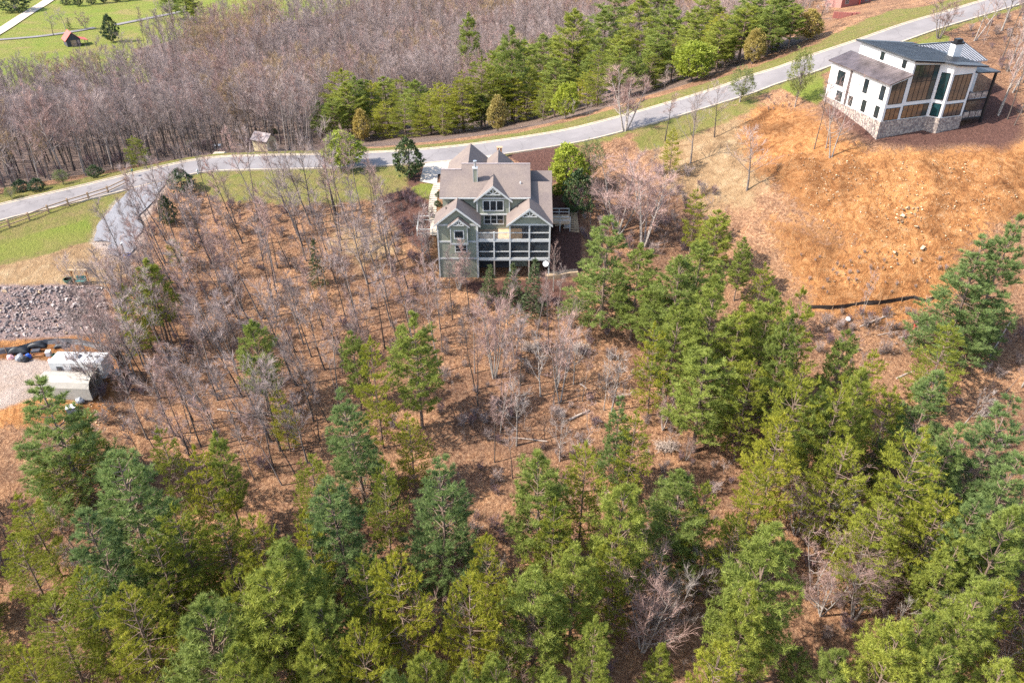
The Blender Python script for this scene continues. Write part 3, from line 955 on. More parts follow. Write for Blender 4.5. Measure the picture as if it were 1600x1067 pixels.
# window groups
window_f(H1, -4.05, -1.3, 8.95, 10.35, 104.745, 3, 1, .14, o=HO)
window_f(H1, -3.95, -1.3, 6.75, 8.0, 105.015, 3, 2, .14, o=HO)
# deck, porches
FY = 101.5
MB(HO).box(-4.86, -.3, FY, 105.0, 5.68, 5.86).build('deck_floor', 'deck_wood', H1)
MB(HO).box(-.3, 5.4, FY, 107.48, 5.68, 5.85).build('porch_floor', 'deck_wood', H1)
MB(HO).box(-4.86, 5.4, FY, 107.3, 2.72, 2.9).build('porch_floor', 'deck_wood', H1)
b_ = MB(HO)
for z in (5.62, 2.66):
    b_.box(-4.86, 5.45, FY - .08, FY - .005, z - .05, z + .32)
b_.build('rim_board', 'trim_white', H1)
MB(HO).xz([(-.3, 8.32), (5.3, 8.32), (2.45, 10.6)], FY + .0, FY + .15).build('gable_wall', 'siding_green', H1)
MB(HO).box(-.36, 5.42, FY - .07, FY - .004, 8.12, 8.36).build('header', 'trim_white', H1)
for x in (-.3, 2.45, 5.32):
    MB(HO).box(x - .11, x + .11, FY - .12, FY + .12, 2.95, 8.12).build('porch_post', 'trim_white', H1)
for x in (-2.55,):
    MB(HO).box(x - .1, x + .1, FY - .12, FY + .12, 2.95, 5.6).build('porch_post', 'trim_white', H1)
    MB(HO).box(x - .11, x + .11, FY - .12, FY + .12, 5.9, 7.1).build('deck_post', 'trim_white', H1)
for x in (-2.55, -.3, 2.45, 5.32):
    MB(HO).box(x - .1, x + .1, FY - .1, FY + .1, -1.2, 2.6).build('pier', 'trim_white' if x in (-.3, 5.32) else 'log_grey', H1)
def railing(x0, x1, z0, zt, name='railing', screen=0):
    r_ = MB(HO).box(x0, x1, FY - .06, FY + .04, zt - .06, zt + .06).box(x0, x1, FY - .05, FY + .03, z0 + .08, z0 + .16).build(name, 'trim_white', H1)
    if screen:
        MB(HO).box(x0, x1, FY + .05, FY + .06, z0 + .02, screen).build('insect_screen', 'insect_screen', H1)
        return
    n = int((x1 - x0) / .14)
    bb = MB(HO)
    for i in range(1, n):
        x = x0 + (x1 - x0) * i / n
        bb.box(x - .018, x + .018, FY - .03, FY + .01, z0 + .16, zt - .06)
    bb.build('balusters', 'trim_white', r_)
railing(-4.8, -2.66, 5.86, 6.98)
railing(-2.44, -.42, 5.86, 6.98)
for x0, x1 in ((-.19, 2.34), (2.56, 5.2)):
    railing(x0, x1, 5.86, 6.98, screen=8.1)
for x0, x1 in ((-4.8, -2.66), (-2.44, -.42), (-.19, 2.34), (2.56, 5.2)):
    railing(x0, x1, 2.9, 4.02, screen=5.55)
# porch interiors
wall(MB(HO).box(-.3, 2.3, 107.3, 107.45, -1, 8.3))
b_ = MB(HO).box(-.34, 5.3, 107.1, 107.29, -1, 2.7)
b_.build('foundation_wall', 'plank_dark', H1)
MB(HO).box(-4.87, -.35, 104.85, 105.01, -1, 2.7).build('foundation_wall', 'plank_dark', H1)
window_f(H1, .7, 1.5, 6.8, 8.0, 107.29, 1, 2, .1, o=HO)
window_f(H1, 3.2, 4.0, 6.8, 8.0, 107.49, 1, 2, .1, o=HO)
window_f(H1, 1.6, 2.2, 3.4, 5.2, 107.29, 1, 1, .1, o=HO)
window_f(H1, -4.2, -1.2, 3.4, 5.1, 105.01, 3, 1, .1, o=HO)
window_f(H1, -8.9, -7.2, 6.0, 7.6, 114.0, 2, 2, .1, o=HO)
# satellite dish on the corner post
ds = MB(HO)
rings = []
c0 = Vector((4.85, 101.2, 2.2))
dn = Vector((-.2, -.75, .6)).normalized()
da = dn.cross(Vector((0, 0, 1))).normalized()
db = dn.cross(da)
for k in range(4):
    r_, dp = k / 3 * .42, (k / 3) ** 2 * .1
    for j in range(14):
        an = j / 14 * 2 * math.pi
        rings.append(tuple(c0 + da * math.cos(an) * r_ + db * math.sin(an) * r_ + dn * dp))
fs = [(k * 14 + j, k * 14 + (j + 1) % 14, (k + 1) * 14 + (j + 1) % 14, (k + 1) * 14 + j) for k in range(3) for j in range(14)]
ds.add(rings, fs)
SD = MB(tuple(c0)); SD.v = [tuple(Vector(p) + Vector(HO) - c0) for p in ds.v]; SD.f = ds.f
sdr = empty('satellite_dish', (5.1, 101.38, 1.9), 0, 'small round white satellite dish on the corner post of the green house porch', 'satellite dish')
q = MB((5.1, 101.38, 1.9)); q.v = [tuple(Vector(p) + Vector(HO) - Vector((5.1, 101.38, 1.9))) for p in ds.v]; q.f = ds.f
q.build('dish', 'plastic_white', sdr, True)
MB((5.1, 101.38, 1.9)).tube([(5.15, 101.42, 1.9), (4.9, 101.3, 2.15)], [.03, .03], 6).tube([tuple(c0 - db * .3), tuple(c0 + dn * .45)], [.02, .02], 5).build('arm', 'metal_grey', sdr)
# porch bench
bn = empty('porch_bench', (.9, 105.6, 5.85), 0, 'orange brown wooden bench inside the upper screened porch', 'bench')
MB().box(-.9, .9, -.3, .3, .38, .46).build('seat', 'rust_wood', bn)
MB().box(-.9, .9, .26, .34, .5, 1.0).build('backrest', 'rust_wood', bn)
for sx in (-.8, .74):
    for sy in (-.28, .22):
        MB().box(sx, sx + .06, sy, sy + .06, 0, .38).build('leg', 'rust_wood', bn)

# outdoor units, steps, timber edging beside the house
def ac_unit(x, y, label):
    z = hz(x, y)
    r_ = empty('air_conditioner', (x, y, z - .05), .1, label, 'air conditioner')
    MB().box(-.55, .55, -.55, .55, 0, .16).build('pad', 'concrete', r_)
    c_ = MB().box(-.42, .42, -.42, .42, .16, 1.0).build('casing', 'metal_grey', r_)
    b2 = MB()
    for k in range(6):
        b2.box(-.43, .43, -.435, -.42, .25 + k * .12, .29 + k * .12)
    b2.build('louvre', 'plastic_grey', c_)
    MB().tube([(0, 0, 1.0), (0, 0, 1.06)], [.36, .36], 14).build('fan_grille', 'black_paint', c_)
p = G(872, 350)
ac_unit(p[0], p[1], 'grey air conditioner close against the porch wall of the green house')
p = G(885, 354)
ac_unit(p[0], p[1], 'pale grey air conditioner by the timber steps next to the green house')
st = G(900, 352)
sr = empty('timber_steps', tuple(G(898, 362)), -.05, 'flight of timber and earth steps beside the air conditioners of the green house', 'steps')
sl = Vector(sr.location)
top = Vector(tuple(G(893, 334)))
for k in range(9):
    q = sl.lerp(top, k / 8)
    zz = hz(q.x, q.y) - sl.z
    MB().box(q.x - sl.x - .7, q.x - sl.x + .7, q.y - sl.y - .1, q.y - sl.y + .12, zz - .15, zz + .16).build('step', 'timber', sr)
ep = [G(852, 436), G(875, 434), G(890, 431), G(903, 430)]
er = empty('retaining_timbers', tuple(ep[0]), 0, 'low pale timber retaining edge at the foot of the dark mulch bed', 'retaining wall')
for k in range(3):
    a_, c_ = ep[k], ep[k + 1]
    for h_ in (0, .27, .54):
        MB(tuple(ep[0])).bar((a_[0], a_[1], a_[2] - .1 + h_), (c_[0], c_[1], c_[2] - .1 + h_), .24, .26).build('timber', 'timber', er)
    MB(tuple(ep[0])).bar((a_[0], a_[1] + .7, a_[2] + .40), (c_[0], c_[1] + .7, c_[2] + .40), 1.2, .06).build('plank', 'timber', er)
# white railed side landing at the right
lp = G(873, 330)
lr = empty('side_landing', (5.6, 109.5, 5.2), 0, 'small side landing with white rails on the shaded wall of the green house', 'landing')
MB().box(0, 3.1, -1.5, 1.5, .0, .15).build('floor', 'deck_wood', lr)
for y in (-1.5, 1.45):
    for z in (.55, 1.1):
        MB().box(0, 3.1, y, y + .07, z, z + .1).build('rail', 'trim_white', lr)
    for x in (.02, 1.5, 3.0):
        MB().box(x, x + .1, y - .01, y + .09, -1.2, 1.2).build('post', 'trim_white', lr)
# path with steps and white framed pen to the left
pp = [G(684, 288), G(679, 302), G(677, 312), G(676, 325), G(676, 338), G(680, 352), G(684, 368)]
pth = resample(np.array([q[:2] for q in pp]), .62)
pr = struct(empty('garden_path', (float(pth[0][0]), float(pth[0][1]), hz(*pth[0]))))
po = tuple(pr.location)
for k, q in enumerate(pth):
    zz = hz(q[0], q[1])
    MB(po).box(q[0] - .62, q[0] + .62, q[1] - .27, q[1] + .27, zz - .1, zz + .14).build('paving_slab', 'concrete', pr)
patio = struct(drape('patio', GP([(673, 345), (688, 345), (690, 371), (672, 369)]), 'concrete', .2, .7))
pen = [G(655, 347), G(672, 347), G(676, 368), G(652, 368)]
pc = sum(np.array(q) for q in pen) / 4
pr_ = empty('garden_pen', tuple(pc), 0, 'open white railed pen on the slope beside the stone path of the green house', 'pen')
for k in range(4):
    a_, c_ = Vector(tuple(pen[k])), Vector(tuple(pen[(k + 1) % 4]))
    MB(tuple(pc)).bar(a_ + Vector((0, 0, -.3)), a_ + Vector((0, 0, 1.1)), .12).build('post', 'trim_white', pr_)
    if k != 1:
        MB(tuple(pc)).bar(a_ + Vector((0, 0, 1.0)), c_ + Vector((0, 0, 1.0)), .14, .1).build('rail', 'trim_white', pr_)
        MB(tuple(pc)).bar(a_ + Vector((0, 0, .35)), c_ + Vector((0, 0, .35)), .05, .08).build('rail', 'trim_white', pr_)
# entrance columns by the drive
p = G(781, 246)
er2 = empty('entrance_column', tuple(p), 0, 'brown wooden twin column with dead flower stalks beside the driveway', 'column')
MB().box(-.45, -.12, -.3, .3, -.1, 1.5).build('column', 'rust_wood', er2)
MB().box(.02, .36, -.3, .3, -.1, 1.7).build('column', 'rust_wood', er2)
MB().box(-.55, .46, -.4, .4, 1.7, 1.8).build('cap', 'timber', er2)

# ---------------------------------------------------------------- white modern house
C0 = np.array(P(1369, 217, 15.0))
H2 = empty('modern_house', tuple(C0), math.radians(17.8), 'white modern house with dark sloping metal roofs, stone base and tall windows', 'house')
def h2(b_, name, mat, parent=None):
    return b_.build(name, mat, parent or H2)
rz_main = lambda a, b: 11.15 - .115 * (a - 3.0)
h2(MB().foot([(0, 0), (3.4, 0), (3.4, 13.5), (0, 13.5)], 2.6, lambda a, b: 8.2 + .3 * a), 'wall', 'stucco_white')
h2(MB().foot([(3.41, 0), (13.7, 0), (13.7, 12), (3.41, 12)], 2.6, rz_main), 'wall', 'stucco_white')
h2(MB().foot([(8.4, -.003), (9.6, -1.4), (13.7, -1.4), (13.7, -.003)], 2.6, rz_main), 'wall', 'stucco_white')
h2(MB().foot([(12.2, 12.01), (12.2, 4.9), (13.69, 4.9), (21.2, 4.9), (21.2, 15), (12.2, 15)], 1, 8.9), 'wall', 'stucco_white')
h2(MB().foot([(-.07, -.07), (8.37, -.07), (9.57, -1.47), (13.78, -1.47), (13.78, 12), (-.07, 13.55)], -2.5, 2.6), 'stone_base', 'stone_wall')
lowroof = lambda a: 8.38 + .3 * a
r1 = h2(MB().slab([(a, b, lowroof(a)) for a, b in ((-.5, -.45), (3.4, -.45), (3.4, 13.9), (-.5, 13.9))], .16), 'roof', 'metal_brown')
for k in range(11):
    a = -.4 + k * .37
    MB().bar((a, -.45, lowroof(a) + .02), (a, 13.9, lowroof(a) + .02), .05, .06).build('seam', 'metal_brown', r1)
mpts = [(2.85, -.55), (8.2, -.55), (9.3, -2.0), (15.3, -2.0), (15.3, 4.2), (13.9, 12.7), (2.85, 12.7)]
r2 = h2(MB().slab([(a, b, rz_main(a, b) + .28) for a, b in mpts], .24), 'roof', 'metal_dark')
for k in range(1, 24):
    b0 = -1.7 + k * .58
    a1 = 15.2 if b0 < 4 else 13.9
    if b0 < -.5:
        continue
    MB().bar((2.9, b0, rz_main(2.9, 0) + .30), (a1, b0, rz_main(a1, 0) + .30), .04, .05).build('seam', 'metal_dark', r2)
h2(MB().slab([(2.86, -.6, rz_main(2.85, 0) + .26), (8.25, -.6, rz_main(8.2, 0) + .26), (8.25, -.551, rz_main(8.2, 0) + .26), (2.86, -.551, rz_main(2.85, 0) + .26)], .26), 'fascia', 'black_paint')
# rear wing with pale standing seam roof
wr = lambda b: 10.4 - .27 * abs(b - 10)
r3 = h2(MB().slab([(11.6, 4.3, wr(4.3)), (21.6, 4.3, wr(4.3)), (21.6, 10, wr(10)), (11.6, 10, wr(10))], .2).slab([(11.6, 10, wr(10) + .002), (21.6, 10, wr(10) + .002), (21.6, 15.6, wr(15.6)), (11.6, 15.6, wr(15.6))], .2), 'roof', 'metal_silver')
for k in range(20):
    a = 11.9 + k * .5
    MB().bar((a, 4.3, wr(4.3) + .04), (a, 9.95, wr(9.95) + .04), .09, .12).build('seam', 'metal_dark', r3)
MB().bar((11.6, 10, wr(10) + .05), (21.6, 10, wr(10) + .05), .3, .1).build('ridge_cap', 'metal_dark', r3)
# chimney
c2 = h2(MB().box(13.3, 14.7, 3.2, 4.25, 8.0, 12.0), 'chimney', 'stucco_white')
MB().box(13.2, 14.8, 3.1, 4.35, 12.0, 12.25).box(13.5, 14.5, 3.35, 4.1, 12.25, 12.7).build('chimney_cap', 'black_paint', c2)
def glassgroup(a0, a1, h0, h1a, h1b, b, n, mid=None, glass='glass_amber', parent=None, skip=()):
    fr = MB()
    t = .07
    fr.xz([(a0, h0), (a1, h0), (a1, h0 - t), (a0, h0 - t)], b - .06, b - .002)
    fr.xz([(a0 - t, h1a), (a1 + t, h1b), (a1 + t, h1b + t), (a0 - t, h1a + t)], b - .06, b - .002)
    for k in range(n + 1):
        a = a0 + (a1 - a0) * k / n
        ht = h1a + (h1b - h1a) * k / n
        fr.box(a - t / 2, a + t / 2, b - .055, b - .002, h0, ht)
    if mid:
        fr.box(a0, a1, b - .05, b - .002, mid - .04, mid + .04)
    w_ = fr.build('window', 'black_paint', parent or H2)
    for k in range(n):
        l, r_ = a0 + (a1 - a0) * k / n + t / 2, a0 + (a1 - a0) * (k + 1) / n - t / 2
        hl = h1a + (h1b - h1a) * (k / n)
        hr = h1a + (h1b - h1a) * ((k + 1) / n)
        g_ = glass if k not in skip else 'glass_teal'
        segs = [(h0, None)] if not mid else [(h0, mid - .04), (mid + .04, None)]
        for s0, s1 in segs:
            MB().xz([(l, s0), (r_, s0), (r_, s1 or hr), (l, s1 or hl)], b - .025, b - .002).build('pane', g_, w_)
    return w_
glassgroup(.45, 2.9, 5.15, 7.85, 8.6, 0, 3)
glassgroup(.45, 2.9, 2.75, 4.45, 4.45, 0, 3)
glassgroup(3.75, 8.1, 5.3, 10.55, 10.2, 0, 5, 8.1, skip=(4,))
glassgroup(3.5, 8.1, 2.8, 4.6, 4.6, 0, 5, skip=(4,))
glassgroup(10.0, 13.2, 5.2, 8.9, 8.9, -1.4, 4)
glassgroup(10.0, 13.2, 2.8, 4.6, 4.6, -1.4, 4)
# angled return glazing
ang = math.atan2(-1.4, 1.2)
for h0, h1 in ((5.3, 9.2), (2.8, 4.7)):
    w_ = MB()
    c_ = Vector((8.4, -.003, 0))
    d_ = Vector((1.2, -1.4, 0)).normalized()
    n_ = Vector((d_.y, -d_.x, 0))
    n_ = n_ if n_.x < 0 else -n_
    p0, p1 = c_ + d_ * .35, c_ + d_ * 1.5
    for q0, q1 in (((p0, h0), (p0, h1)), ((p1, h0), (p1, h1)), ((p0, h0), (p1, h0)), ((p0, h1), (p1, h1))):
        w_.bar(q0[0] + n_ * .03 + Vector((0, 0, q0[1])), q1[0] + n_ * .03 + Vector((0, 0, q1[1])), .07)
    wo_ = w_.build('window', 'black_paint', H2)
    g_ = MB().prism([tuple(p0 + n_ * .02 + Vector((0, 0, h0))), tuple(p1 + n_ * .02 + Vector((0, 0, h0))), tuple(p1 + n_ * .02 + Vector((0, 0, h1))), tuple(p0 + n_ * .02 + Vector((0, 0, h1)))],
                    [tuple(p0 + n_ * .004 + Vector((0, 0, h0))), tuple(p1 + n_ * .004 + Vector((0, 0, h0))), tuple(p1 + n_ * .004 + Vector((0, 0, h1))), tuple(p0 + n_ * .004 + Vector((0, 0, h1)))])
    g_.build('pane', 'glass_teal', wo_)
def side_window(b0, b1, h0, h1, a):
    f = MB().yz([(b0 - .07, h0 - .07), (b1 + .07, h0 - .07), (b1 + .07, h0), (b0 - .07, h0)], a - .06, a - .002)
    f.yz([(b0 - .07, h1), (b1 + .07, h1), (b1 + .07, h1 + .07), (b0 - .07, h1 + .07)], a - .06, a - .002)
    f.yz([(b0 - .07, h0), (b0, h0), (b0, h1), (b0 - .07, h1)], a - .06, a - .002).yz([(b1, h0), (b1 + .07, h0), (b1 + .07, h1), (b1, h1)], a - .06, a - .002)
    w_ = f.build('window', 'black_paint', H2)
    MB().yz([(b0, h0), (b1, h0), (b1, h1), (b0, h1)], a - .03, a - .002).build('pane', 'glass_dark', w_)
for b0, h0, h1, ww in ((.7, 5.6, 7.5, .85), (4.4, 5.6, 7.5, .85), (.9, 2.9, 4.5, .8), (3.9, 2.9, 4.5, .8), (7.0, 2.9, 4.2, .8), (9.9, 5.1, 7.2, 1.6), (9.6, 2.8, 4.2, 1.2)):
    side_window(b0, b0 + ww, h0, h1, 0)
for b0 in (1.6, 6.4):
    side_window(b0, b0 + .7, 9.75, 10.75, 3.41)
MB().box(-.12, -.02, 8.3, 8.75, 2.7, 8.1).build('downpipe_panel', 'metal_brown', H2)
# right porch: roof, tall corner post, two decks
h2(MB().slab([(13.75, -1.9, 9.2), (18.0, -1.9, 9.0), (18.0, 4.2, 9.0), (13.75, 4.2, 9.2)], .2), 'porch_roof', 'metal_dark')
h2(MB().box(17.5, 17.8, -1.6, -1.3, -2.0, 8.8), 'porch_post', 'black_paint')
h2(MB().box(17.5, 17.8, 3.6, 3.9, -1.0, 8.8), 'porch_post', 'black_paint')
for z in (5.0, 2.1):
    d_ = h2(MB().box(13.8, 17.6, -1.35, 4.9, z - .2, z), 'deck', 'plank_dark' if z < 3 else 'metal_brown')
    MB().box(13.8, 17.7, -1.47, -1.37, z - .3, z + .02).build('fascia', 'black_paint', d_)
    for a in (13.85, 15.1, 16.3, 17.4):
        MB().box(a, a + .06, -1.4, -1.34, z, z + 1.05).build('rail_post', 'black_paint', d_)
    MB().box(13.85, 17.5, -1.41, -1.33, z + 1.0, z + 1.06).build('handrail', 'black_paint', d_)
    for k in range(3):
        a = 13.93 + k * 1.22
        MB().box(a, a + 1.1, -1.385, -1.36, z + .1, z + .95).build('rail_panel', 'stone_wall', d_)
# ---------------------------------------------------------------- brick house at the top of the road
pb = G(1330, 12)
bx, by = pb[0], pb[1] + 3
bz = hz(bx, by)
HB = empty('brick_house', (bx, by, bz), math.radians(20), 'red brick house partly hidden behind trees above the road', 'house')
MB().box(-4, 5, 0, 10, -2, 6).build('wall', 'brick_red', HB)
MB().box(5.01, 13, 2, 10, -2, 5).build('wall', 'brick_red', HB)
MB().slab([(-4.4, -.4, 6), (5.4, -.4, 6), (5.4, 5, 9), (-4.4, 5, 9)], .2).slab([(-4.4, 5, 9.002), (5.4, 5, 9.002), (5.4, 10.4, 6), (-4.4, 10.4, 6)], .2).build('roof', 'shed_roof', HB)
MB().slab([(5.41, 1.6, 5), (13.4, 1.6, 5), (13.4, 6, 7.4), (5.41, 6, 7.4)], .2).slab([(5.41, 6, 7.402), (13.4, 6, 7.402), (13.4, 10.4, 5), (5.41, 10.4, 5)], .2).build('roof', 'metal_dark', HB)
MB().box(4.95, 5.3, -.6, -.02, -2, 6).build('pilaster', 'barn_red', HB)
window_f(HB, 6.5, 8.0, 1.2, 3.0, 1.99, 2, 2)
window_f(HB, 9.8, 11.3, 1.2, 3.0, 1.99, 2, 2)
window_f(HB, -2, -.5, 1.2, 3.0, -.01, 2, 2)
pbw = G(1322, 27)
wr_ = empty('brick_garden_wall', tuple(pbw), math.radians(-8), 'low curved red brick garden wall below the brick house', 'wall')
for k in range(6):
    a0 = k * .9 - 2.6
    MB().box(a0, a0 + .88, .06 * (k - 2.5) ** 2 - .15, .06 * (k - 2.5) ** 2 + .15, -.4, .9).build('wall_segment', 'brick_red', wr_)

# ---------------------------------------------------------------- tree prototypes
def rv(R):
    while True:
        v = Vector((R.uniform(-1, 1), R.uniform(-1, 1), R.uniform(-1, 1)))
        if .05 < v.length < 1:
            return v.normalized()
class Soup:
    """fast triangle / tube collector"""
    def __init__(s):
        s.v, s.f = [], []
    def tri(s, p, d, side, ln, w):
        n = len(s.v)
        a = side * (w / 2)
        q = p + d * ln
        s.v += [(p.x + a.x, p.y + a.y, p.z + a.z), (p.x - a.x, p.y - a.y, p.z - a.z), (q.x, q.y, q.z)]
        s.f.append((n, n + 1, n + 2))
    def quad(s, p, d, side, ln, w):
        n = len(s.v)
        a = side * (w / 2)
        m = p + d * (ln * .5)
        q = p + d * ln
        s.v += [(p.x, p.y, p.z), (m.x + a.x, m.y + a.y, m.z + a.z), (q.x, q.y, q.z), (m.x - a.x, m.y - a.y, m.z - a.z)]
        s.f.append((n, n + 1, n + 2, n + 3))
    def tube(s, pts, rs, k=3):
        n0 = len(s.v)
        for i, p in enumerate(pts):
            d = pts[min(i + 1, len(pts) - 1)] - pts[max(i - 1, 0)]
            d = d.normalized() if d.length > 1e-9 else Vector((0, 0, 1))
            a = d.cross(Vector((.2, .97, .1)) if abs(d.y) < .9 else Vector((1, 0, 0))).normalized()
            b = d.cross(a)
            for j in range(k):
                an = 2 * math.pi * j / k
                q = p + (a * math.cos(an) + b * math.sin(an)) * rs[i]
                s.v.append((q.x, q.y, q.z))
        for i in range(len(pts) - 1):
            for j in range(k):
                j2 = (j + 1) % k
                s.f.append((n0 + i * k + j, n0 + i * k + j2, n0 + (i + 1) * k + j2, n0 + (i + 1) * k + j))
    def mesh(s, name, mats, smooth=False):
        me = bpy.data.meshes.new(name)
        me.from_pydata(s.v, [], s.f)
        for m in mats:
            me.materials.append(MATS[m])
        if smooth:
            me.polygons.foreach_set("use_smooth", [True] * len(me.polygons))
        me.update()
        return me
def path(R, p, d, ln, seg, wob, up):
    pts = [p.copy()]
    for _ in range(seg):
        d = (d + rv(R) * wob + Vector((0, 0, up))).normalized()
        p = p + d * (ln / seg)
        pts.append(p.copy())
    return pts
def along(pts, t):
    x = t * (len(pts) - 1)
    i = min(int(x), len(pts) - 2)
    return pts[i].lerp(pts[i + 1], x - i), (pts[i + 1] - pts[i]).normalized()
def bare(seed, h=13, stems=1, r0=.14, clear=.42, spread=.36, nl=13, n2=6, n3=8, tw=.028, lean=.04, bushy=1.0, twl=.95, twist=.10):
    R = random.Random(seed)
    T, C = Soup(), Soup()
    for s_ in range(stems):
        if stems > 1:
            an = s_ / stems * 6.28 + R.uniform(-.4, .4)
            d0 = Vector((math.cos(an) * R.uniform(.12, .34), math.sin(an) * R.uniform(.12, .34), 1)).normalized()
            hh, rr = h * R.uniform(.72, 1), r0 * R.uniform(.55, .85)
            base = Vector((math.cos(an) * .12, math.sin(an) * .12, -.3))
        else:
            d0 = Vector((R.uniform(-lean, lean), R.uniform(-lean, lean), 1)).normalized()
            hh, rr = h, r0
            base = Vector((0, 0, -.3))
        tp = path(R, base, d0, hh, 9, .045, .03)
        T.tube(tp, [max(.016, rr * (1.15 if i == 0 else 1) * (1 - i / 9.4)) for i in range(10)], 6)
        nb = max(5, int(nl / (1 if stems == 1 else 1.7)))
        for i in range(nb):
            t = clear + (1 - clear) * (i + R.random()) / nb * .97
            p, dd = along(tp, t)
            az = R.uniform(0, 6.283) if i else 0
            el = R.uniform(.35, .95) + .25 * (t - .5)
            d = Vector((math.cos(az) * math.cos(el), math.sin(az) * math.cos(el), math.sin(el)))
            ln = hh * spread * R.uniform(.6, 1.1) * (1.12 - t * .75)
            lr = max(.012, rr * (1 - t) * .55 + .008)
            lp = path(R, p, d, ln, 5, twist * 1.4, .07)
            T.tube(lp, [lr * (1 - k / 5.6) + .004 for k in range(6)], 4)
            for j in range(int(n2 * bushy)):
                t2 = .22 + .78 * (j + R.random()) / n2 / bushy
                t2 = min(t2, .99)
                q, d2 = along(lp, t2)
                d3 = (d2 + rv(R) * .85 + Vector((0, 0, .22))).normalized()
                l2 = ln * R.uniform(.25, .5)
                bp = path(R, q, d3, l2, 3, .16, .06)
                C.tube(bp, [.014, .011, .008, .004], 3)
                for k in range(n3):
                    w, d4 = along(bp, min(.99, .15 + .85 * (k + R.random()) / n3))
                    d5 = (d4 + rv(R) * .75 + Vector((0, 0, .18))).normalized()
                    C.tri(w, d5, d5.cross(rv(R)).normalized(), twl * R.uniform(.5, 1.1), tw)
        for k in range(14):
            w, d4 = along(tp, R.uniform(.8, 1))
            d5 = (d4 + rv(R) * .6).normalized()
            C.tri(w, d5, d5.cross(rv(R)).normalized(), R.uniform(.5, 1.3), tw)
    return T, C
def tuft(C, R, p, d, n, ln, w, sp):
    for _ in range(n):
        e = (d + rv(R) * sp).normalized()
        C.tri(p + e * (ln * .05), e, e.cross(rv(R)).normalized(), ln * R.uniform(.65, 1.1), w)
def pine(seed, h=15, r0=.19, clear=.35, rad=2.9, whorls=13, per=5, kind='yellow'):
    R = random.Random(seed)
    T, C = Soup(), Soup()
    tp = path(R, Vector((0, 0, -.3)), Vector((R.uniform(-.03, .03), R.uniform(-.03, .03), 1)), h + .3, 9, .02, .03)
    T.tube(tp, [r0 * (1 - i / 9.25) + .01 for i in range(10)], 7)
    for k_ in range(9 if kind != 'spruce' else 0):
        p, dd = along(tp, R.uniform(.1, clear + .2))
        az = R.uniform(0, 6.283)
        dp = path(R, p, Vector((math.cos(az), math.sin(az), R.uniform(-.25, .2))).normalized(), R.uniform(.5, 1.6), 3, .15, 0)
        T.tube(dp, [.02, .015, .01, .004], 3)
    for wi in range(whorls):
        f = (wi + R.uniform(.1, .9)) / whorls          # 0 low .. 1 top
        t = clear + (1 - clear) * f
        n = per if f < .85 else 3
        for bi in range(n):
            if R.random() < (.18 if kind != 'white' else .1):
                continue
            p, dd = along(tp, min(.985, t + R.uniform(-.02, .02)))
            az = (bi + R.uniform(-.35, .35)) / n * 6.283 + wi * 1.3
            if kind == 'white':
                prof = (1 - f) ** .72 * .95 + .10
                el = -.06 + .75 * f ** 2
                upc = .05
            elif kind == 'yellow':
                prof = math.sin(math.pi * min(1, (f * .82 + .2))) ** .75
                el = .02 + .85 * f ** 1.3
                upc = .10
            elif kind == 'spruce':
                prof = (1 - f) * .98 + .05
                el = -.18 + .5 * f ** 2
                upc = .02
            else:
                prof = math.sin(math.pi * min(1, (f * .8 + .22))) ** .7
                el = -.05 + .65 * f ** 1.6
                upc = .03
            ln = rad * prof * R.uniform(.62, 1.12)
            d = Vector((math.cos(az) * math.cos(el), math.sin(az) * math.cos(el), math.sin(el)))
            bp = path(R, p, d, ln, 4, .10, upc)
            T.tube(bp, [.045 * (1 - k / 4.6) * (r0 / .19) + .008 for k in range(5)], 3)
            nsub = max(3, int(ln / .29))
            for j in range(nsub):
                t2 = (.40 if kind != 'spruce' else .2) + (.60 if kind != 'spruce' else .8) * (j + R.random()) / nsub
                q, d2 = along(bp, min(t2, .99))
                sd = 1 if j % 2 else -1
                lat = Vector((-d2.y, d2.x, 0))
                lat = lat.normalized() * sd if lat.length > .05 else Vector((1, 0, 0))
                flat = {'white': .16, 'yellow': .5, 'scrub': .13, 'spruce': .12}[kind]
                d3 = (d2 * R.uniform(.35, .8) + lat * R.uniform(.5, 1) + Vector((0, 0, R.uniform(-flat, flat + .25)))).normalized()
                sl = min(1.5, ln * .42) * (1.15 - t2 * .55) * R.uniform(.6, 1.15)
                e = q + d3 * sl
                C.tri(q, d3, d3.cross(rv(R)).normalized(), sl, .03)
                if kind == 'white':
                    for m in (.3, .55, .8, 1.0):
                        tuft(C, R, q + d3 * (sl * m), (d3 * .6 + Vector((0, 0, .5))).normalized(), 15, .42, .046, .8)
                elif kind == 'yellow':
                    for m in (.3, .65, 1.0):
                        tuft(C, R, q + d3 * (sl * m), (d3 * .45 + Vector((0, 0, .7))).normalized(), 21, .40, .046, 1.0)
                elif kind == 'spruce':
                    for m in (.3, .6, 1.0):
                        tuft(C, R, q + d3 * (sl * m), (d3 + Vector((0, 0, -.1))).normalized(), 11, .26, .045, .55)
                else:
                    for m in (.2, .42, .62, .85, 1.05):
                        tuft(C, R, q + d3 * (sl * m), (d3 * .9 + Vector((0, 0, .3))).normalized(), 11, .30, .042, .75)
            tuft(C, R, bp[-1], (bp[-1] - bp[-2]).normalized(), 14, .36, .055, .7)
    for k in range(5):
        tuft(C, R, tp[-1] + Vector((0, 0, -.22 * k)), Vector((0, 0, 1)), 16, .4, .055, .8)
    return T, C
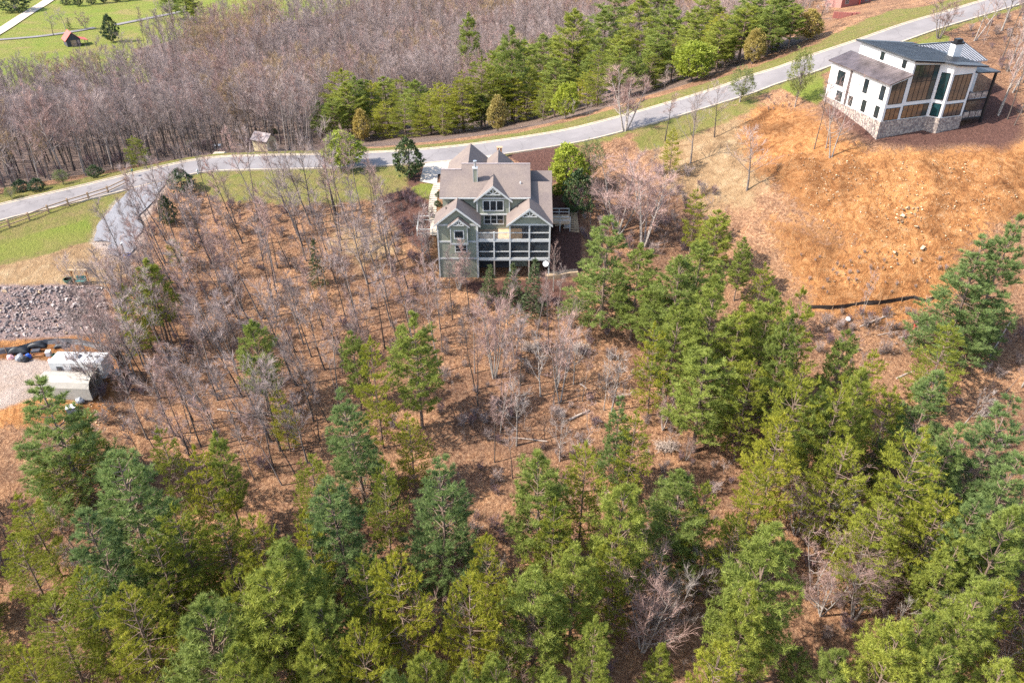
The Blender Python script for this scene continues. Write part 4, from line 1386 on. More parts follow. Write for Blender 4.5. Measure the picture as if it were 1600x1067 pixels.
def leafy(seed, h=7, rad=2.3, clear=.18, r0=.12, n=420, per=14, ls=.17, egg=.15, fill=.55):
    R = random.Random(seed)
    T, C = Soup(), Soup()
    tp = path(R, Vector((0, 0, -.3)), Vector((0, 0, 1)), h * .8, 6, .04, .03)
    T.tube(tp, [r0 * (1 - i / 6.6) + .01 for i in range(7)], 6)
    zc, hz_ = h * (clear + 1) / 2, h * (1 - clear) / 2
    lobes = [(rv(R), R.uniform(-.30, .42)) for _ in range(26)]
    for i in range(n):
        u = rv(R)
        k = R.uniform(fill, 1) ** .6
        bmp = 1 + sum(a * max(0, u.dot(l)) ** 14 for l, a in lobes) - R.uniform(0, .12)
        wz = 1 - egg * u.z
        p = Vector((u.x * rad * wz * k * bmp, u.y * rad * wz * k * bmp, zc + u.z * hz_ * k * (.92 + .08 * bmp)))
        q, _ = along(tp, min(.95, max(.2, (p.z / h) * .75)))
        if i % 5 == 0:
            T.tube([q, q.lerp(p, .5) + rv(R) * .12, p], [.03, .018, .006], 3)
        for _ in range(per):
            e = (u * .7 + rv(R)).normalized()
            C.quad(p + rv(R) * (.30 * R.random()), e, e.cross(rv(R)).normalized(), ls * R.uniform(.7, 1.3), ls * .7)
    return T, C
PROTO = {}
def reg(name, TC, tm, cm):
    T, C = TC
    zs = [v[2] for v in T.v] + [v[2] for v in C.v]
    rr = sorted(math.hypot(v[0], v[1]) for v in C.v)
    PROTO.setdefault(name, []).append(dict(t=T.mesh('trunk', [tm], True), c=C.mesh('crown', [cm]), h=max(zs), r=rr[int(len(rr) * .97)], raw=(T, C, tm, cm)))
for s in range(5):
    reg('slim', bare(100 + s, 15, 1, .12, .56, .19, 15, 6, 9, .025), 'bark_grey' if s % 2 else 'bark_dark', 'twig_grey' if s % 3 else 'twig_red')
for s in range(4):
    reg('broad', bare(200 + s, 13, 1, .17, .30, .42, 16, 8, 12, .025), 'bark_grey' if s % 2 else 'bark_dark', 'twig_grey')
for s in range(3):
    reg('multi', bare(300 + s, 11, 4, .13, .28, .34, 14, 7, 11, .025), 'bark_grey', 'twig_red' if s == 1 else 'twig_grey')
for s in range(4):
    reg('pale', bare(400 + s, 11, 1 if s % 2 else 2, .15, .25, .44, 13, 6, 7, .030, twist=.14), 'bark_pale', 'twig_pale' if s % 2 else 'twig_red')
for s in range(3):
    reg('sapling', bare(500 + s, 6, 1 if s else 3, .045, .25, .32, 9, 4, 6, .026, twl=.7), 'bark_grey', 'twig_red' if s == 1 else 'twig_grey')
for s in range(3):
    reg('shrub', bare(550 + s, 2.2, 7, .035, .15, .42, 9, 3, 6, .024, twl=.5), 'bark_grey', 'mulch_shrub' if s == 1 else 'twig_grey')
for s in range(3):
    reg('maple', bare(600 + s, 10, 5, .12, .26, .21, 20, 6, 9, .022), 'bark_pale', 'twig_red')
for s in range(2):
    reg('bud', bare(660 + s, 13, 1, .15, .30, .40, 16, 8, 12, .028), 'bark_grey', 'twig_bud' if s else 'twig_red')
for s in range(3):
    reg('fan', bare(650 + s, 9, 4, .15, .16, .46, 16, 8, 9, .024, twist=.15), 'bark_pale', 'twig_red' if s != 1 else 'twig_pale')
for s in range(4):
    reg('white', pine(700 + s, 15, .20, .10, 3.6, 15, 7, 'white'), 'bark_pine', 'needle_white')
for s in range(4):
    reg('yellow', pine(800 + s, 15, .19, .22, 3.0, 15, 6, 'yellow'), 'bark_pine', 'needle_yellow')
for s in range(4):
    reg('scrub', pine(900 + s, 13, .16, .12, 3.1, 15, 6, 'scrub'), 'bark_pine', 'needle_scrub')
for s in range(2):
    reg('spruce', pine(950 + s, 7, .1, .06, 1.7, 16, 6, 'spruce'), 'bark_pine', 'needle_dark')
reg('bluespruce', pine(960, 7, .1, .06, 1.7, 16, 6, 'spruce'), 'bark_pine', 'needle_blue')
for s in range(3):
    reg('pear', leafy(1000 + s, 6.5, 2.2, .12, .12, 600, 20, .19, .2, .5), 'bark_grey', 'leaf_lime')
for s in range(2):
    reg('gold', leafy(1010 + s, 5.5, 1.5, .10, .10, 420, 16, .17, .3), 'bark_grey', 'leaf_gold')
for s in range(2):
    reg('olive', leafy(1020 + s, 6.5, 2.0, .2, .11, 330, 11, .15, .1, .4), 'bark_grey', 'leaf_olive')
for s in range(2):
    reg('magnolia', leafy(1030 + s, 6.0, 2.0, .04, .12, 300, 14, .26, .45, .6), 'bark_grey', 'leaf_dark')

NAMES = {'fan': 'hardwood_tree', 'slim': 'hardwood_tree', 'broad': 'hardwood_tree', 'multi': 'hardwood_tree', 'pale': 'hardwood_tree', 'sapling': 'sapling', 'shrub': 'bare_shrub',
         'maple': 'maple_tree', 'white': 'white_pine', 'yellow': 'yellow_pine', 'scrub': 'scrub_pine', 'spruce': 'spruce_tree',
         'bluespruce': 'spruce_tree', 'pear': 'pear_tree', 'gold': 'budding_tree', 'olive': 'budding_tree', 'magnolia': 'magnolia_tree'}
RT = random.Random(5)
COUNT = {}
def plant(kind, x, y, h, label, group=None, width=None, var=None, lean=(0, 0), z=None, cat='tree'):
    pr = PROTO[kind]
    k = COUNT.get(kind, 0)
    COUNT[kind] = k + 1
    d = pr[k % len(pr) if var is None else var]
    z = hz(x, y) if z is None else z
    s = h / d['h']
    sx = s * RT.uniform(.92, 1.1) if width is None else max(.6 * s, min(1.75 * s, width * 1.04 / 2 / d['r']))
    r_ = empty(NAMES[kind], (x, y, z), RT.uniform(0, 6.283), label, cat, group)
    m = Matrix.Rotation(r_.rotation_euler.z, 3, 'Z')
    q = Matrix.Rotation(lean[1], 3, 'Y') @ Matrix.Rotation(-lean[0], 3, 'X') @ m
    r_.rotation_euler = q.to_euler()
    r_.scale = (sx, sx, s)
    for nm, me_ in (('trunk', d['t']), ('crown', d['c'])):
        o = bpy.data.objects.new(nm, me_)
        COL.objects.link(o)
        o.parent = r_
    TREES.append((x, y))
    LOOK[r_.name] = ('dark trunked ' if d['raw'][2] == 'bark_dark' else '') + ('russet ' if d['raw'][3] == 'twig_red' and kind != 'maple' else '')
    return r_
TREES = []
LOOK = {}
SHED = G(408, 236)
def plant_px(kind, u, vt, vb, w, label, group=None, lean=(0, 0), var=None):
    """crown top at (u, vt), foot at image row vb, crown w pixels wide"""
    ub = 800 + (u - 800) * (NADIR - vb) / (NADIR - vt)
    g = G(ub, vb)
    _, _, dep = proj(*g)
    lo, hi = .5, 40.0
    for _ in range(30):
        m = (lo + hi) / 2
        if proj(g[0], g[1], g[2] + m)[1] > vt:
            lo = m
        else:
            hi = m
    return plant(kind, g[0], g[1], hi, label, group, w * dep / FPX * {'white': 1.15, 'yellow': 1.0, 'scrub': .95}.get(kind, 1), var, lean)
EVER = {'W': 'white', 'L': 'yellow', 'V': 'scrub', 'S': 'spruce', 'B': 'bluespruce', 'P': 'pear', 'Y': 'gold', 'O': 'olive', 'M': 'magnolia'}
DESC = {'W': 'soft blue green white pine', 'L': 'round tufted green pine', 'V': 'loose yellow green scrub pine', 'S': 'small dark conical spruce', 'B': 'small blue green spruce',
        'P': 'bright lime leafing pear tree', 'Y': 'golden budding tree', 'O': 'thin olive leafing tree', 'M': 'glossy dark magnolia'}
def region(u, v):
    if u < 210 and v < 680:
        return 'beside the camper yard'
    if u < 230:
        return 'below the camper yard'
    if u < 660 and v < 720:
        return 'in the bare woods beside the green house'
    if u < 480:
        return 'in the dense stand below the bare woods'
    if u < 800:
        return 'in the stand downhill of the green house'
    if v < 560 and u < 1240:
        return 'between green house and orange slope'
    if u < 1060 and v < 800:
        return 'on the edge of the leafy clearing'
    if u < 1060:
        return 'in the thicket below the leafy clearing'
    if u < 1290 and v < 800:
        return 'in the belt below the orange slope'
    if u < 1290:
        return 'in the low stand under that belt'
    if v < 650:
        return 'just under the black silt fence'
    if v < 900:
        return 'well below the black silt fence'
    return 'in the lowest pines among pale bare trees'
E = """W 50 585 790 130;V 75 700 800 80;V 18 830 960 80;V 60 930 1080 110;W 165 700 930 140;W 125 790 1000 120;V 308 690 860 70;L 333 670 830 50;V 263 782 960 100;
V 338 800 960 90;L 306 930 1150 135;V 184 918 1100 120;L 416 885 1110 125;V 432 600 705 48;L 388 500 640 62;L 224 402 535 60;V 188 442 560 52;L 645 485 668 80;L 548 515 640 42;
V 578 522 700 62;W 545 608 800 95;V 637 645 770 62;W 685 713 925 115;W 518 750 960 125;V 592 715 880 70;V 478 708 850 75;V 618 858 1090 115;V 722 888 1110 95;L 436 838 1060 110;L 500 928 1130 85;
L 482 985 1180 85;L 660 1010 1230 65;L 608 1040 1270 65;L 775 1025 1240 60;L 843 698 905 98;V 865 782 960 90;V 915 688 870 80;L 974 750 960 92;
L 1070 735 925 95;V 1108 748 930 70;V 1150 798 950 52;L 1215 808 1075 120;L 1180 905 1120 85;L 836 892 1080 105;L 1036 1000 1140 48;V 1137 993 1200 120;
W 952 338 510 100;L 1000 378 530 72;L 1028 432 560 62;V 1092 290 395 40;L 1126 326 440 52;L 1095 372 540 82;L 1064 398 580 85;L 1165 368 470 38;V 1196 408 545 60;L 1212 445 640 62;
L 1124 428 640 76;L 1110 543 705 105;W 972 612 765 52;V 992 640 790 62;V 1260 448 680 72;V 1255 560 770 92;L 1238 482 690 60;V 1228 642 840 95;L 1330 512 680 52;V 1370 538 700 64;V 1330 580 800 85;
L 1352 568 780 62;V 1328 680 860 95;W 1545 368 560 110;V 1490 498 645 82;W 1592 330 565 80;W 1465 575 765 95;V 1440 665 880 112;W 1572 618 850 115;W 1596 700 900 100;W 1530 765 960 80;L 1592 790 1010 95;
V 1390 768 940 112;V 1482 758 930 100;L 1502 838 990 72;V 1540 800 960 80;L 1415 970 1180 105;L 1458 948 1130 62;L 1255 1008 1110 45;L 1582 1028 1210 95;V 1580 898 1050 72;L 1312 1010 1150 65;
L 1060 470 640 70;V 1030 500 650 60;L 1160 470 660 66;V 1180 560 720 70;L 1290 600 780 66;V 1400 600 760 70;W 1500 660 850 90;V 230 830 1010 90;V 470 800 980 80;V 560 860 1060 80;
L 900 850 1040 80;L 1545 900 1100 80;V 1190 720 900 70;V 30 760 900 70;V 110 640 760 60;V 20 1010 1160 90;L 860 1040 1250 70;V 760 830 1000 50;V 250 660 800 50;V 360 880 1060 80;V 385 800 960 80;L 722 1030 1250 75;V 120 880 1060 90;V 965 822 1000 66;L 1482 1000 1200 75;V 790 905 1070 56;V 560 960 1170 70;L 370 1000 1210 80;L 930 960 1150 60;S 487 372 446 30;S 762 412 470 36;S 800 408 478 44;S 832 402 490 46;S 640 540 600 1""".replace("\n", "").split(";")
used_lab = {}
EVL = []
for it in E:
    k, u, vt, vb, w = it.split()
    u, vt, vb, w = float(u), float(vt), float(vb), float(w)
    if w < 5:
        continue
    EVL.append((k, u, vt, vb, w))
for k, u, vt, vb, w in EVL:
    hgt = (vb - vt)
    if k == 'S':
        lab = DESC[k] + (' standing alone among bare trunks' if u < 600 else ' in the row of three below the screened porch')
        plant_px(EVER[k], u, vt, vb, w, lab, 'small spruces' if u > 600 else None)
        continue
    used_lab.setdefault(DESC[k] + '|' + region(u, vt), []).append(plant_px(EVER[k], u, vt, vb, w, 'x', None))
ORD = ['', 'second ', 'third ', 'fourth ', 'fifth ', 'sixth ', 'seventh ', 'eighth ', 'ninth ', 'tenth ', 'eleventh ', 'twelfth ']
def rank_labels(groups):
    for key, objs in groups.items():
        d_, w_ = key.split('|')
        objs = sorted(objs, key=lambda o: -o.scale[2])
        n_ = len(objs)
        for i, o in enumerate(objs):
            pre = '' if n_ == 1 else (('taller ' if i == 0 else 'shorter ') if n_ == 2 else (ORD[i] + 'tallest ' if i < n_ - 1 else 'shortest '))
            o['label'] = fit(pre + d_ + ' ' + w_)
            o['group'] = 'pines on the wooded slope'
def fit(lab):
    for w_ in ('russet ', 'dark trunked ', 'slender ', 'leaning '):
        if len(lab.split()) > 16:
            lab = lab.replace(w_, '')
    return lab
rank_labels(used_lab)
# across the road
BACK = """V 533 106 208 68 r;L 573 124 204 36 r;L 600 118 198 50 r;V 622 118 200 44 r;V 596 168 216 44 f;V 655 175 214 34 f;V 690 160 212 36 f;L 645 124 205 44 r;V 682 124 205 50 r;L 731 17 140 32 lone;
V 750 84 200 62 r;V 756 112 198 44 f;L 800 38 190 46 r;V 803 112 192 44 f;B 836 136 178 28 f;V 850 134 188 34 f;L 850 50 165 50 r;L 895 12 160 60 r;L 820 62 175 50 r;L 932 76 158 46 f;L 975 46 140 60 r;
L 950 14 130 64 r;L 1002 -4 120 64 r;L 1050 0 118 62 r;L 1028 50 138 40 f;B 1066 50 112 28 f;L 1130 30 112 62 r;L 1168 4 98 62 r;L 1212 -2 90 60 r;L 1245 4 76 52 r;L 870 90 178 46 f;L 780 70 188 48 r;L 910 60 155 50 r;
L 1090 10 110 56 r;V 720 110 206 50 r;V 1010 90 140 40 f;L 985 95 150 40 f;L 960 -20 100 60 r;L 1110 -14 95 60 r;L 1030 -30 90 60 r;L 1180 -20 75 50 r;L 1140 52 106 46 f;L 496 156 221 47 f;L 519 152 223 46 r;L 542 127 218 44 r;L 551 118 214 42 r;V 579 125 212 47 r;V 604 156 216 47 f;V 628 148 215 51 f;V 655 142 207 34 f;V 670 142 211 47 f;V 697 132 208 45 r;V 723 124 206 54 r;L 752 148 202 52 f;V 773 104 195 46 r;V 790 114 194 44 r;V 822 136 189 40 f;V 848 103 182 34 r;L 868 124 184 39 f;L 889 94 172 34 r;V 921 108 168 49 f;V 938 73 167 42 r;L 969 63 156 48 r;L 990 80 153 43 r;V 1018 83 142 40 f;L 1031 58 135 34 r;V 1056 58 129 48 r;L 1087 47 119 46 r;V 1115 41 111 47 r;V 1130 17 103 52 r;L 1156 9 97 34 r;L 1180 0 88 39 r;V 1206 34 84 47 f;L 1221 -13 76 55 r;L 1232 -18 75 43 r""".replace("\n", "").split(";")
bk = {}
for it in BACK:
    k, u, vt, vb, w, t = it.split()
    u, vt, vb, w = map(float, (u, vt, vb, w))
    where = {'r': 'in the evergreen belt', 'f': 'fronting the evergreen belt', 'lone': 'rising alone above the purple woods'}[t]
    part = ' across from the driveway' if u < 760 else (' across from the mulch bed' if u < 900 else (' where the road climbs' if u < 1080 else ' near the brick house'))
    if t == 'lone':
        part = ''
    bk.setdefault(DESC[k] + '|' + where + part, []).append(plant_px(EVER[k], u, vt, vb, w * 1.2, 'x'))
rank_labels(bk)
for v_ in bk.values():
    for o in v_:
        o['group'] = 'evergreens across the road'
SP = [('P', 530, 203, 262, 66, 'round bright lime pear tree between the wooden shed and the magnolia'), ('M', 634, 212, 278, 52, 'glossy dark magnolia beside the driveway entrance'),
      ('Y', 561, 169, 222, 30, 'orange gold budding tree on the verge behind the round pear tree'), ('Y', 777, 147, 206, 32, 'golden budding tree at the evergreen edge across from the driveway'),
      ('P', 886, 126, 186, 42, 'egg shaped lime pear tree on the far verge across from the mulch bed'), ('P', 1088, 62, 128, 62, 'largest round lime pear tree against the evergreen belt'),
      ('Y', 1184, 43, 100, 34, 'yellow budding tree at the end of the evergreen belt'), ('Y', 1271, 12, 64, 40, 'yellow budding tree below the brick house'),
      ('O', 1165, 102, 160, 46, 'pale green leafing tree on the near kerb above the dirt patch'), ('O', 1261, 72, 165, 44, 'olive green leafing tree beside the white modern house'),
      ('P', 888, 222, 296, 62, 'lime green leafing tree at the corner of the mulch bed by the green house'), ('O', 925, 215, 290, 46, 'thin olive leafing tree behind the lime tree by the green house'),
      ('M', 906, 262, 332, 50, 'dark green holly by the side landing of the green house'), ('V', 1054, 198, 272, 34, 'slim lime green pine beside the tall bare oaks'),
      ('M', 276, 262, 300, 44, 'rounded dark juniper at the mouth of the gravel drive'), ('M', 254, 304, 350, 26, 'slim dark cedar on the edge of the gravel drive'),
      ('V', 268, 372, 420, 28, 'short scrub pine below the slim dark cedar'), ('V', 205, 212, 262, 40, 'bushy olive conifer in the wood edge over the road'),
      ('P', 118, 118, 1, 0, ''), ('M', 165, 20, 66, 26, 'dark round tree beside the red roofed barn'), ('S', 104, 28, 46, 9, 'small dark conifer in the far field')]
for k, u, vt, vb, w, lab in SP:
    if w:
        plant_px(EVER[k], u, vt, vb, w, lab)
SHR = [(300, 232, 18, 'olive'), (36, 300, 26, 'dark'), (872, 306, 26, 'lime'), (686, 308, 12, 'dark'), (684, 322, 12, 'dark'), (690, 372, 14, 'olive'), (705, 207, 14, 'olive'), (724, 204, 12, 'olive'), (100, 290, 30, 'olive'), (150, 280, 26, 'dark'), (60, 300, 26, 'dark'), (20, 312, 26, 'olive'), (430, 210, 12, 'dark')]
SLAB = {(300, 232): 'low round olive bush on the verge near the storm drain', (36, 300): 'dark round bush at the wood edge by the road bend', (872, 306): 'lime green bush against the side wall of the green house',
        (686, 308): 'small dark bush along the path by the house corner', (684, 322): 'small dark bush by the path steps', (690, 372): 'small olive bush below the paved patio',
        (705, 207): 'small olive bush among pines across from the driveway', (724, 204): 'tiny olive bush at the pine edge across from the driveway', (430, 210): 'narrow dark ivy clump behind the shed'}
for u, v, w, c in SHR:
    g = G(u, v)
    dep = proj(*g)[2]
    wd = w * dep / FPX
    lb = SLAB.get((u, v), c + ' understory bush in the shaded wood edge by the road bend')
    r_ = plant({'olive': 'olive', 'dark': 'magnolia', 'lime': 'pear'}[c], g[0], g[1], wd * .8, lb, None if (u, v) in SLAB else 'bushes in the wood edge', wd, cat='bush')
    r_.name = 'leafy_bush'

# ---------------------------------------------------------------- bare trees
def scatter(poly_px, n, mind, seed, avoid=True):
    poly = np.array(GP(poly_px))
    R = random.Random(seed)
    lo, hi = poly.min(0), poly.max(0)
    out = []
    tries = 0
    while len(out) < n and tries < n * 60:
        tries += 1
        p = (R.uniform(lo[0], hi[0]), R.uniform(lo[1], hi[1]))
        if not inpoly(np.array([p]), [tuple(q) for q in poly])[0]:
            continue
        if any((p[0] - q[0]) ** 2 + (p[1] - q[1]) ** 2 < mind * mind for q in out):
            continue
        out.append(p)
    return out
KD = {'slim': 'slender bare tree', 'broad': 'wide branching bare tree', 'multi': 'many stemmed bare tree', 'pale': 'pale barked bare tree', 'sapling': 'thin bare sapling', 'maple': 'reddish fan shaped bare maple'}
def wood(poly_px, n, mind, seed, kinds, hr, where, lean=(0, 0), lj=.05):
    R = random.Random(seed * 7 + 1)
    gr = {}
    for (x, y) in scatter(poly_px, n, mind, seed):
        if abs(x - SHED[0] * y / SHED[1]) < 4.5 and y > 110 and y < SHED[1] + 5 and y > SHED[1] - 30:
            continue
        k = R.choice(kinds)
        h = R.uniform(*hr) * (.5 if k == 'sapling' else (.85 if k in ('maple', 'multi') else 1))
        ly = lean[1] + R.uniform(-lj, lj) * 1.6
        o = plant(k, x, y, h, 'x', None, None, None, (lean[0] + R.uniform(-lj, lj), ly))
        gr.setdefault(('leaning ' if abs(ly) > .15 else '') + LOOK[o.name] + KD[k] + '|' + where, []).append(o)
    for key, objs in gr.items():
        if len(objs) > 4:
            objs.sort(key=lambda o: -o.scale[2])
            t_ = max(1, len(objs) // 3)
            for nm, sub in (('tall ', objs[:t_]), ('', objs[t_:-t_]), ('low ', objs[-t_:])):
                d_, w_ = key.split('|')
                for o in sub:
                    o['label'] = fit(nm + d_ + ' ' + w_)
        else:
            rank_labels({key: objs})
        for o in objs:
            o['group'] = 'bare trees ' + where
LL = (0.0, -.13)
wood([(258, 345), (330, 330), (480, 332), (500, 400), (480, 470), (225, 480), (235, 420)], 36, 1.6, 11, ['slim', 'slim', 'slim', 'slim', 'broad'], (10, 17), 'in the woods just below the gravel drive', LL)
wood([(480, 330), (640, 320), (650, 420), (500, 470)], 25, 1.7, 12, ['slim', 'slim', 'slim', 'broad', 'sapling'], (9, 16), 'on the slope facing the stone path', LL)
wood([(190, 480), (500, 470), (520, 600), (200, 640)], 58, 1.5, 13, ['slim', 'slim', 'slim', 'slim', 'broad', 'sapling'], (10, 17), 'between the camper yard and lone round pine', LL)
wood([(500, 470), (690, 440), (700, 600), (520, 640)], 32, 1.6, 14, ['slim', 'slim', 'slim', 'slim', 'sapling'], (9, 15), 'around the lone round pine below the green house', (0, -.06))
wood([(700, 480), (900, 500), (900, 620), (720, 690)], 20, 1.9, 15, ['slim', 'slim', 'slim', 'pale', 'sapling'], (8, 13), 'in the clearing below the three small spruces', (0, 0))
wood([(720, 640), (960, 620), (960, 720), (740, 770)], 12, 1.9, 16, ['pale', 'slim', 'slim', 'sapling'], (8, 12), 'around the fallen logs in the clearing', (0, .03))
wood([(220, 660), (520, 640), (480, 760), (240, 760)], 34, 1.6, 17, ['slim', 'slim', 'slim', 'broad', 'sapling'], (9, 15), 'along the top of the dense pine stand', LL)
wood([(1000, 640), (1180, 640), (1200, 720), (1010, 740)], 9, 1.9, 18, ['maple', 'sapling', 'pale'], (5, 9), 'in the gap beside the tall tufted pine', (0, .04))
wood([(900, 300), (1060, 270), (1080, 380), (1000, 400), (910, 400)], 8, 2.2, 19, ['sapling', 'slim'], (6, 9), 'behind the two fan shaped maples', (0, .03))
wood([(640, 900), (960, 880), (960, 1060), (640, 1060)], 9, 2.2, 20, ['pale', 'maple'], (7, 10), 'between the lowest pines under the clearing', (0, 0))
wood([(1000, 860), (1180, 880), (1180, 1000), (960, 1000)], 6, 2.2, 21, ['pale', 'pale', 'broad'], (8, 11), 'with twisted pale limbs in the low thicket', (0, .02))
wood([(1230, 820), (1420, 800), (1500, 900), (1600, 930), (1600, 1060), (1280, 1000)], 16, 2.0, 22, ['pale', 'pale', 'maple'], (7, 11), 'in the reddish gap among the lowest pines', (0, .06))
wood([(1290, 500), (1450, 490), (1440, 560), (1340, 600)], 7, 1.9, 23, ['sapling', 'sapling', 'pale'], (5, 9), 'in the brushy strip below the black silt fence', (0, .04))
wood([(1540, 560), (1600, 520), (1600, 640), (1500, 680)], 6, 1.8, 24, ['slim', 'sapling', 'pale'], (6, 10), 'leaning in the brown gap under the wide white pine', (0, .2))
wood([(1510, 60), (1600, 30), (1600, 215), (1560, 190), (1560, 110)], 13, 1.8, 25, ['pale', 'slim', 'pale'], (11, 15), 'in the thin pale grove behind the modern house deck', (0, .12))
wood([(0, 800), (120, 860), (180, 960), (0, 960)], 5, 2, 26, ['slim', 'broad'], (7, 10), 'in the brown gap under the camper yard pine', (0, -.15))
wood([(150, 500), (200, 500), (220, 640), (150, 640)], 9, 1.5, 27, ['slim', 'multi', 'broad'], (9, 13), 'crowding the end of the camper and cream canopy', (0, -.16))
# picked single trees
ONE = [('broad', 1095, 130, 256, 60, 'tall forked bare oak standing alone on the tan slope'), ('broad', 1130, 120, 214, 44, 'tall bare oak near the kerb on the tan slope'),
       ('broad', 1186, 190, 297, 70, 'spreading bare tree on the edge of the orange slope'), ('slim', 1297, 120, 233, 30, 'thin leaning bare tree in front of the modern house corner'),
       ('pale', 1316, 120, 232, 40, 'forked bare tree in front of the white side wall of the modern house'), ('pale', 1330, 110, 246, 56, 'taller pale bare tree before the stone base of the modern house'),
       ('multi', 1490, -20, 60, 90, 'many stemmed bare tree by the kerb behind the modern house'), ('broad', 1290, -10, 52, 50, 'bare grey tree below the brick house'),
       ('maple', 985, 95, 212, 66, 'broad vase shaped bare tree on the near kerb below the evergreen belt'), ('slim', 1048, 140, 222, 40, 'thin bare tree beside the slim lime pine'),
       ('maple', 975, 232, 366, 110, 'large pale reddish fan shaped maple above the soft white pine'), ('maple', 1020, 238, 384, 84, 'leaning fan shaped reddish maple beside the larger maple'),
       ('broad', 232, 270, 338, 60, 'rounded grey bare tree arching over the gravel drive'), ('multi', 160, 372, 452, 86, 'many stemmed bare tree beside the wooden swing'),
       ('pale', 657, 325, 425, 40, 'thick trunked pale tree by the corner of the green house'), ('maple', 715, 395, 452, 70, 'thin reddish maple veiling the basement wall of the green house'),
       ('pale', 867, 375, 455, 30, 'young pale tree by the porch corner of the green house'), ('slim', 600, 300, 424, 50, 'dark twin trunk bare tree facing the white pen'),
       ('broad', 72, 18, 56, 34, 'bare grey tree beside the lane in the far field'), ('maple', 126, 14, 46, 30, 'russet bare tree in the far field'), ('broad', 92, 10, 48, 30, 'bare tree with brown crown in the far field'),
       ('multi', 805, 470, 560, 50, 'bare crabapple shrub below the spruces'), ('pale', 952, 540, 640, 40, 'white stemmed tree in the middle of the clearing'), ('maple', 770, 440, 590, 60, 'reddish slender maple left of the spruces'.replace('left of', 'uphill of')),
       ('pale', 1370, 410, 492, 26, 'forked dead sapling standing at the silt fence'), ('fan', 1025, 868, 1015, 112, 'large white limbed bare tree spreading in the low thicket'), ('fan', 1062, 880, 1000, 84, 'white limbed bare tree beside the larger spreading one in the thicket'),
       ('fan', 812, 962, 1090, 100, 'mauve domed bare tree poking out between the lowest pines'), ('fan', 1378, 848, 965, 104, 'large reddish fan of bare limbs in the gap among the lowest pines'),
       ('fan', 1530, 888, 1000, 104, 'pale dense fan of bare stems beside the lowest right hand pines'.replace('right hand ', '')), ('fan', 1268, 748, 835, 95, 'grey fan shaped bare tree above the broad light pine'),
       ('fan', 1310, 880, 960, 80, 'small grey bare tree beside the reddish fan of limbs'), ('fan', 1440, 740, 800, 60, 'pale bare branches tangled in the yellow green pines'), ('fan', 450, 1000, 1100, 80, 'mauve bare tree in the gap among the low tufted pines')]
for k, u, vt, vb, w, lab in ONE:
    if lab:
        plant_px(k, u, vt, vb, w, lab)
# edge of the wood over the road: counted one by one
wood([(0, 292), (150, 262), (330, 232), (480, 224), (480, 206), (330, 212), (150, 240), (0, 268)], 52, 2.1, 31, ['slim', 'slim', 'broad', 'slim'], (12, 17), 'in the front rank of the woods across the road', (0, -.04))
wood([(780, 195), (900, 178), (980, 150), (1060, 120), (1060, 140), (960, 185), (880, 205)], 12, 2.0, 32, ['sapling', 'sapling', 'shrub'] if False else ['sapling'], (8, 10), 'in the shade at the foot of the evergreen belt')

# ---------------------------------------------------------------- the wood beyond: one mass
def proto_collection(name, kinds, fat=1.0):
    c = bpy.data.collections.new(name)
    objs = []
    for k in kinds:
        for d in PROTO[k]:
            T, C, tm, cm = d['raw']
            me_ = bpy.data.meshes.new('wood')
            nT = len(T.v)
            me_.from_pydata(T.v + C.v, [], T.f + [tuple(i + nT for i in f) for f in C.f])
            me_.materials.append(MATS[tm])
            me_.materials.append(MATS[cm])
            me_.polygons.foreach_set("material_index", [0] * len(T.f) + [1] * len(C.f))
            me_.update()
            o = bpy.data.objects.new(name + '_%02d' % len(objs), me_)
            c.objects.link(o)
            objs.append(d)
    return c, objs
def instancer(name, coll, pts, label, cat):
    """pts: (x, y, z, rot, scale, index)"""
    me_ = bpy.data.meshes.new(name)
    me_.from_pydata([p[:3] for p in pts], [], [])
    for nm, typ, vals in (('rz', 'FLOAT', [p[3] for p in pts]), ('sc', 'FLOAT', [p[4] for p in pts]), ('ix', 'INT', [p[5] for p in pts])):
        a_ = me_.attributes.new(nm, typ, 'POINT')
        a_.data.foreach_set('value', vals)
    o = link(name, me_)
    o["kind"] = "stuff"
    tag(o, label, cat)
    ng = bpy.data.node_groups.new(name, 'GeometryNodeTree')
    ng.interface.new_socket(name="Geometry", in_out='INPUT', socket_type='NodeSocketGeometry')
    ng.interface.new_socket(name="Geometry", in_out='OUTPUT', socket_type='NodeSocketGeometry')
    n_ = ng.nodes
    gi, go = n_.new('NodeGroupInput'), n_.new('NodeGroupOutput')
    ci = n_.new('GeometryNodeCollectionInfo')
    ci.inputs[0].default_value = coll
    ci.inputs['Separate Children'].default_value = True
    ci.inputs['Reset Children'].default_value = True
    ip = n_.new('GeometryNodeInstanceOnPoints')
    ip.inputs['Pick Instance'].default_value = True
    def na(nm, typ):
        a_ = n_.new('GeometryNodeInputNamedAttribute')
        a_.data_type = typ
        a_.inputs[0].default_value = nm
        return a_.outputs[0]
    cx = n_.new('ShaderNodeCombineXYZ')
    ng.links.new(na('rz', 'FLOAT'), cx.inputs[2])
    ng.links.new(gi.outputs[0], ip.inputs['Points'])
    ng.links.new(ci.outputs[0], ip.inputs['Instance'])
    ng.links.new(na('ix', 'INT'), ip.inputs['Instance Index'])
    ng.links.new(cx.outputs[0], ip.inputs['Rotation'])
    ng.links.new(na('sc', 'FLOAT'), ip.inputs['Scale'])
    ng.links.new(ip.outputs[0], go.inputs[0])
    md = o.modifiers.new('scatter', 'NODES')
    md.node_group = ng
    return o
wc, wd = proto_collection('woodproto', ['broad', 'slim', 'bud'])
R = random.Random(77)
cand = np.array([(R.uniform(-230, 190), R.uniform(118, 470)) for _ in range(22000)])
cd, _, cs = road_dist(cand)
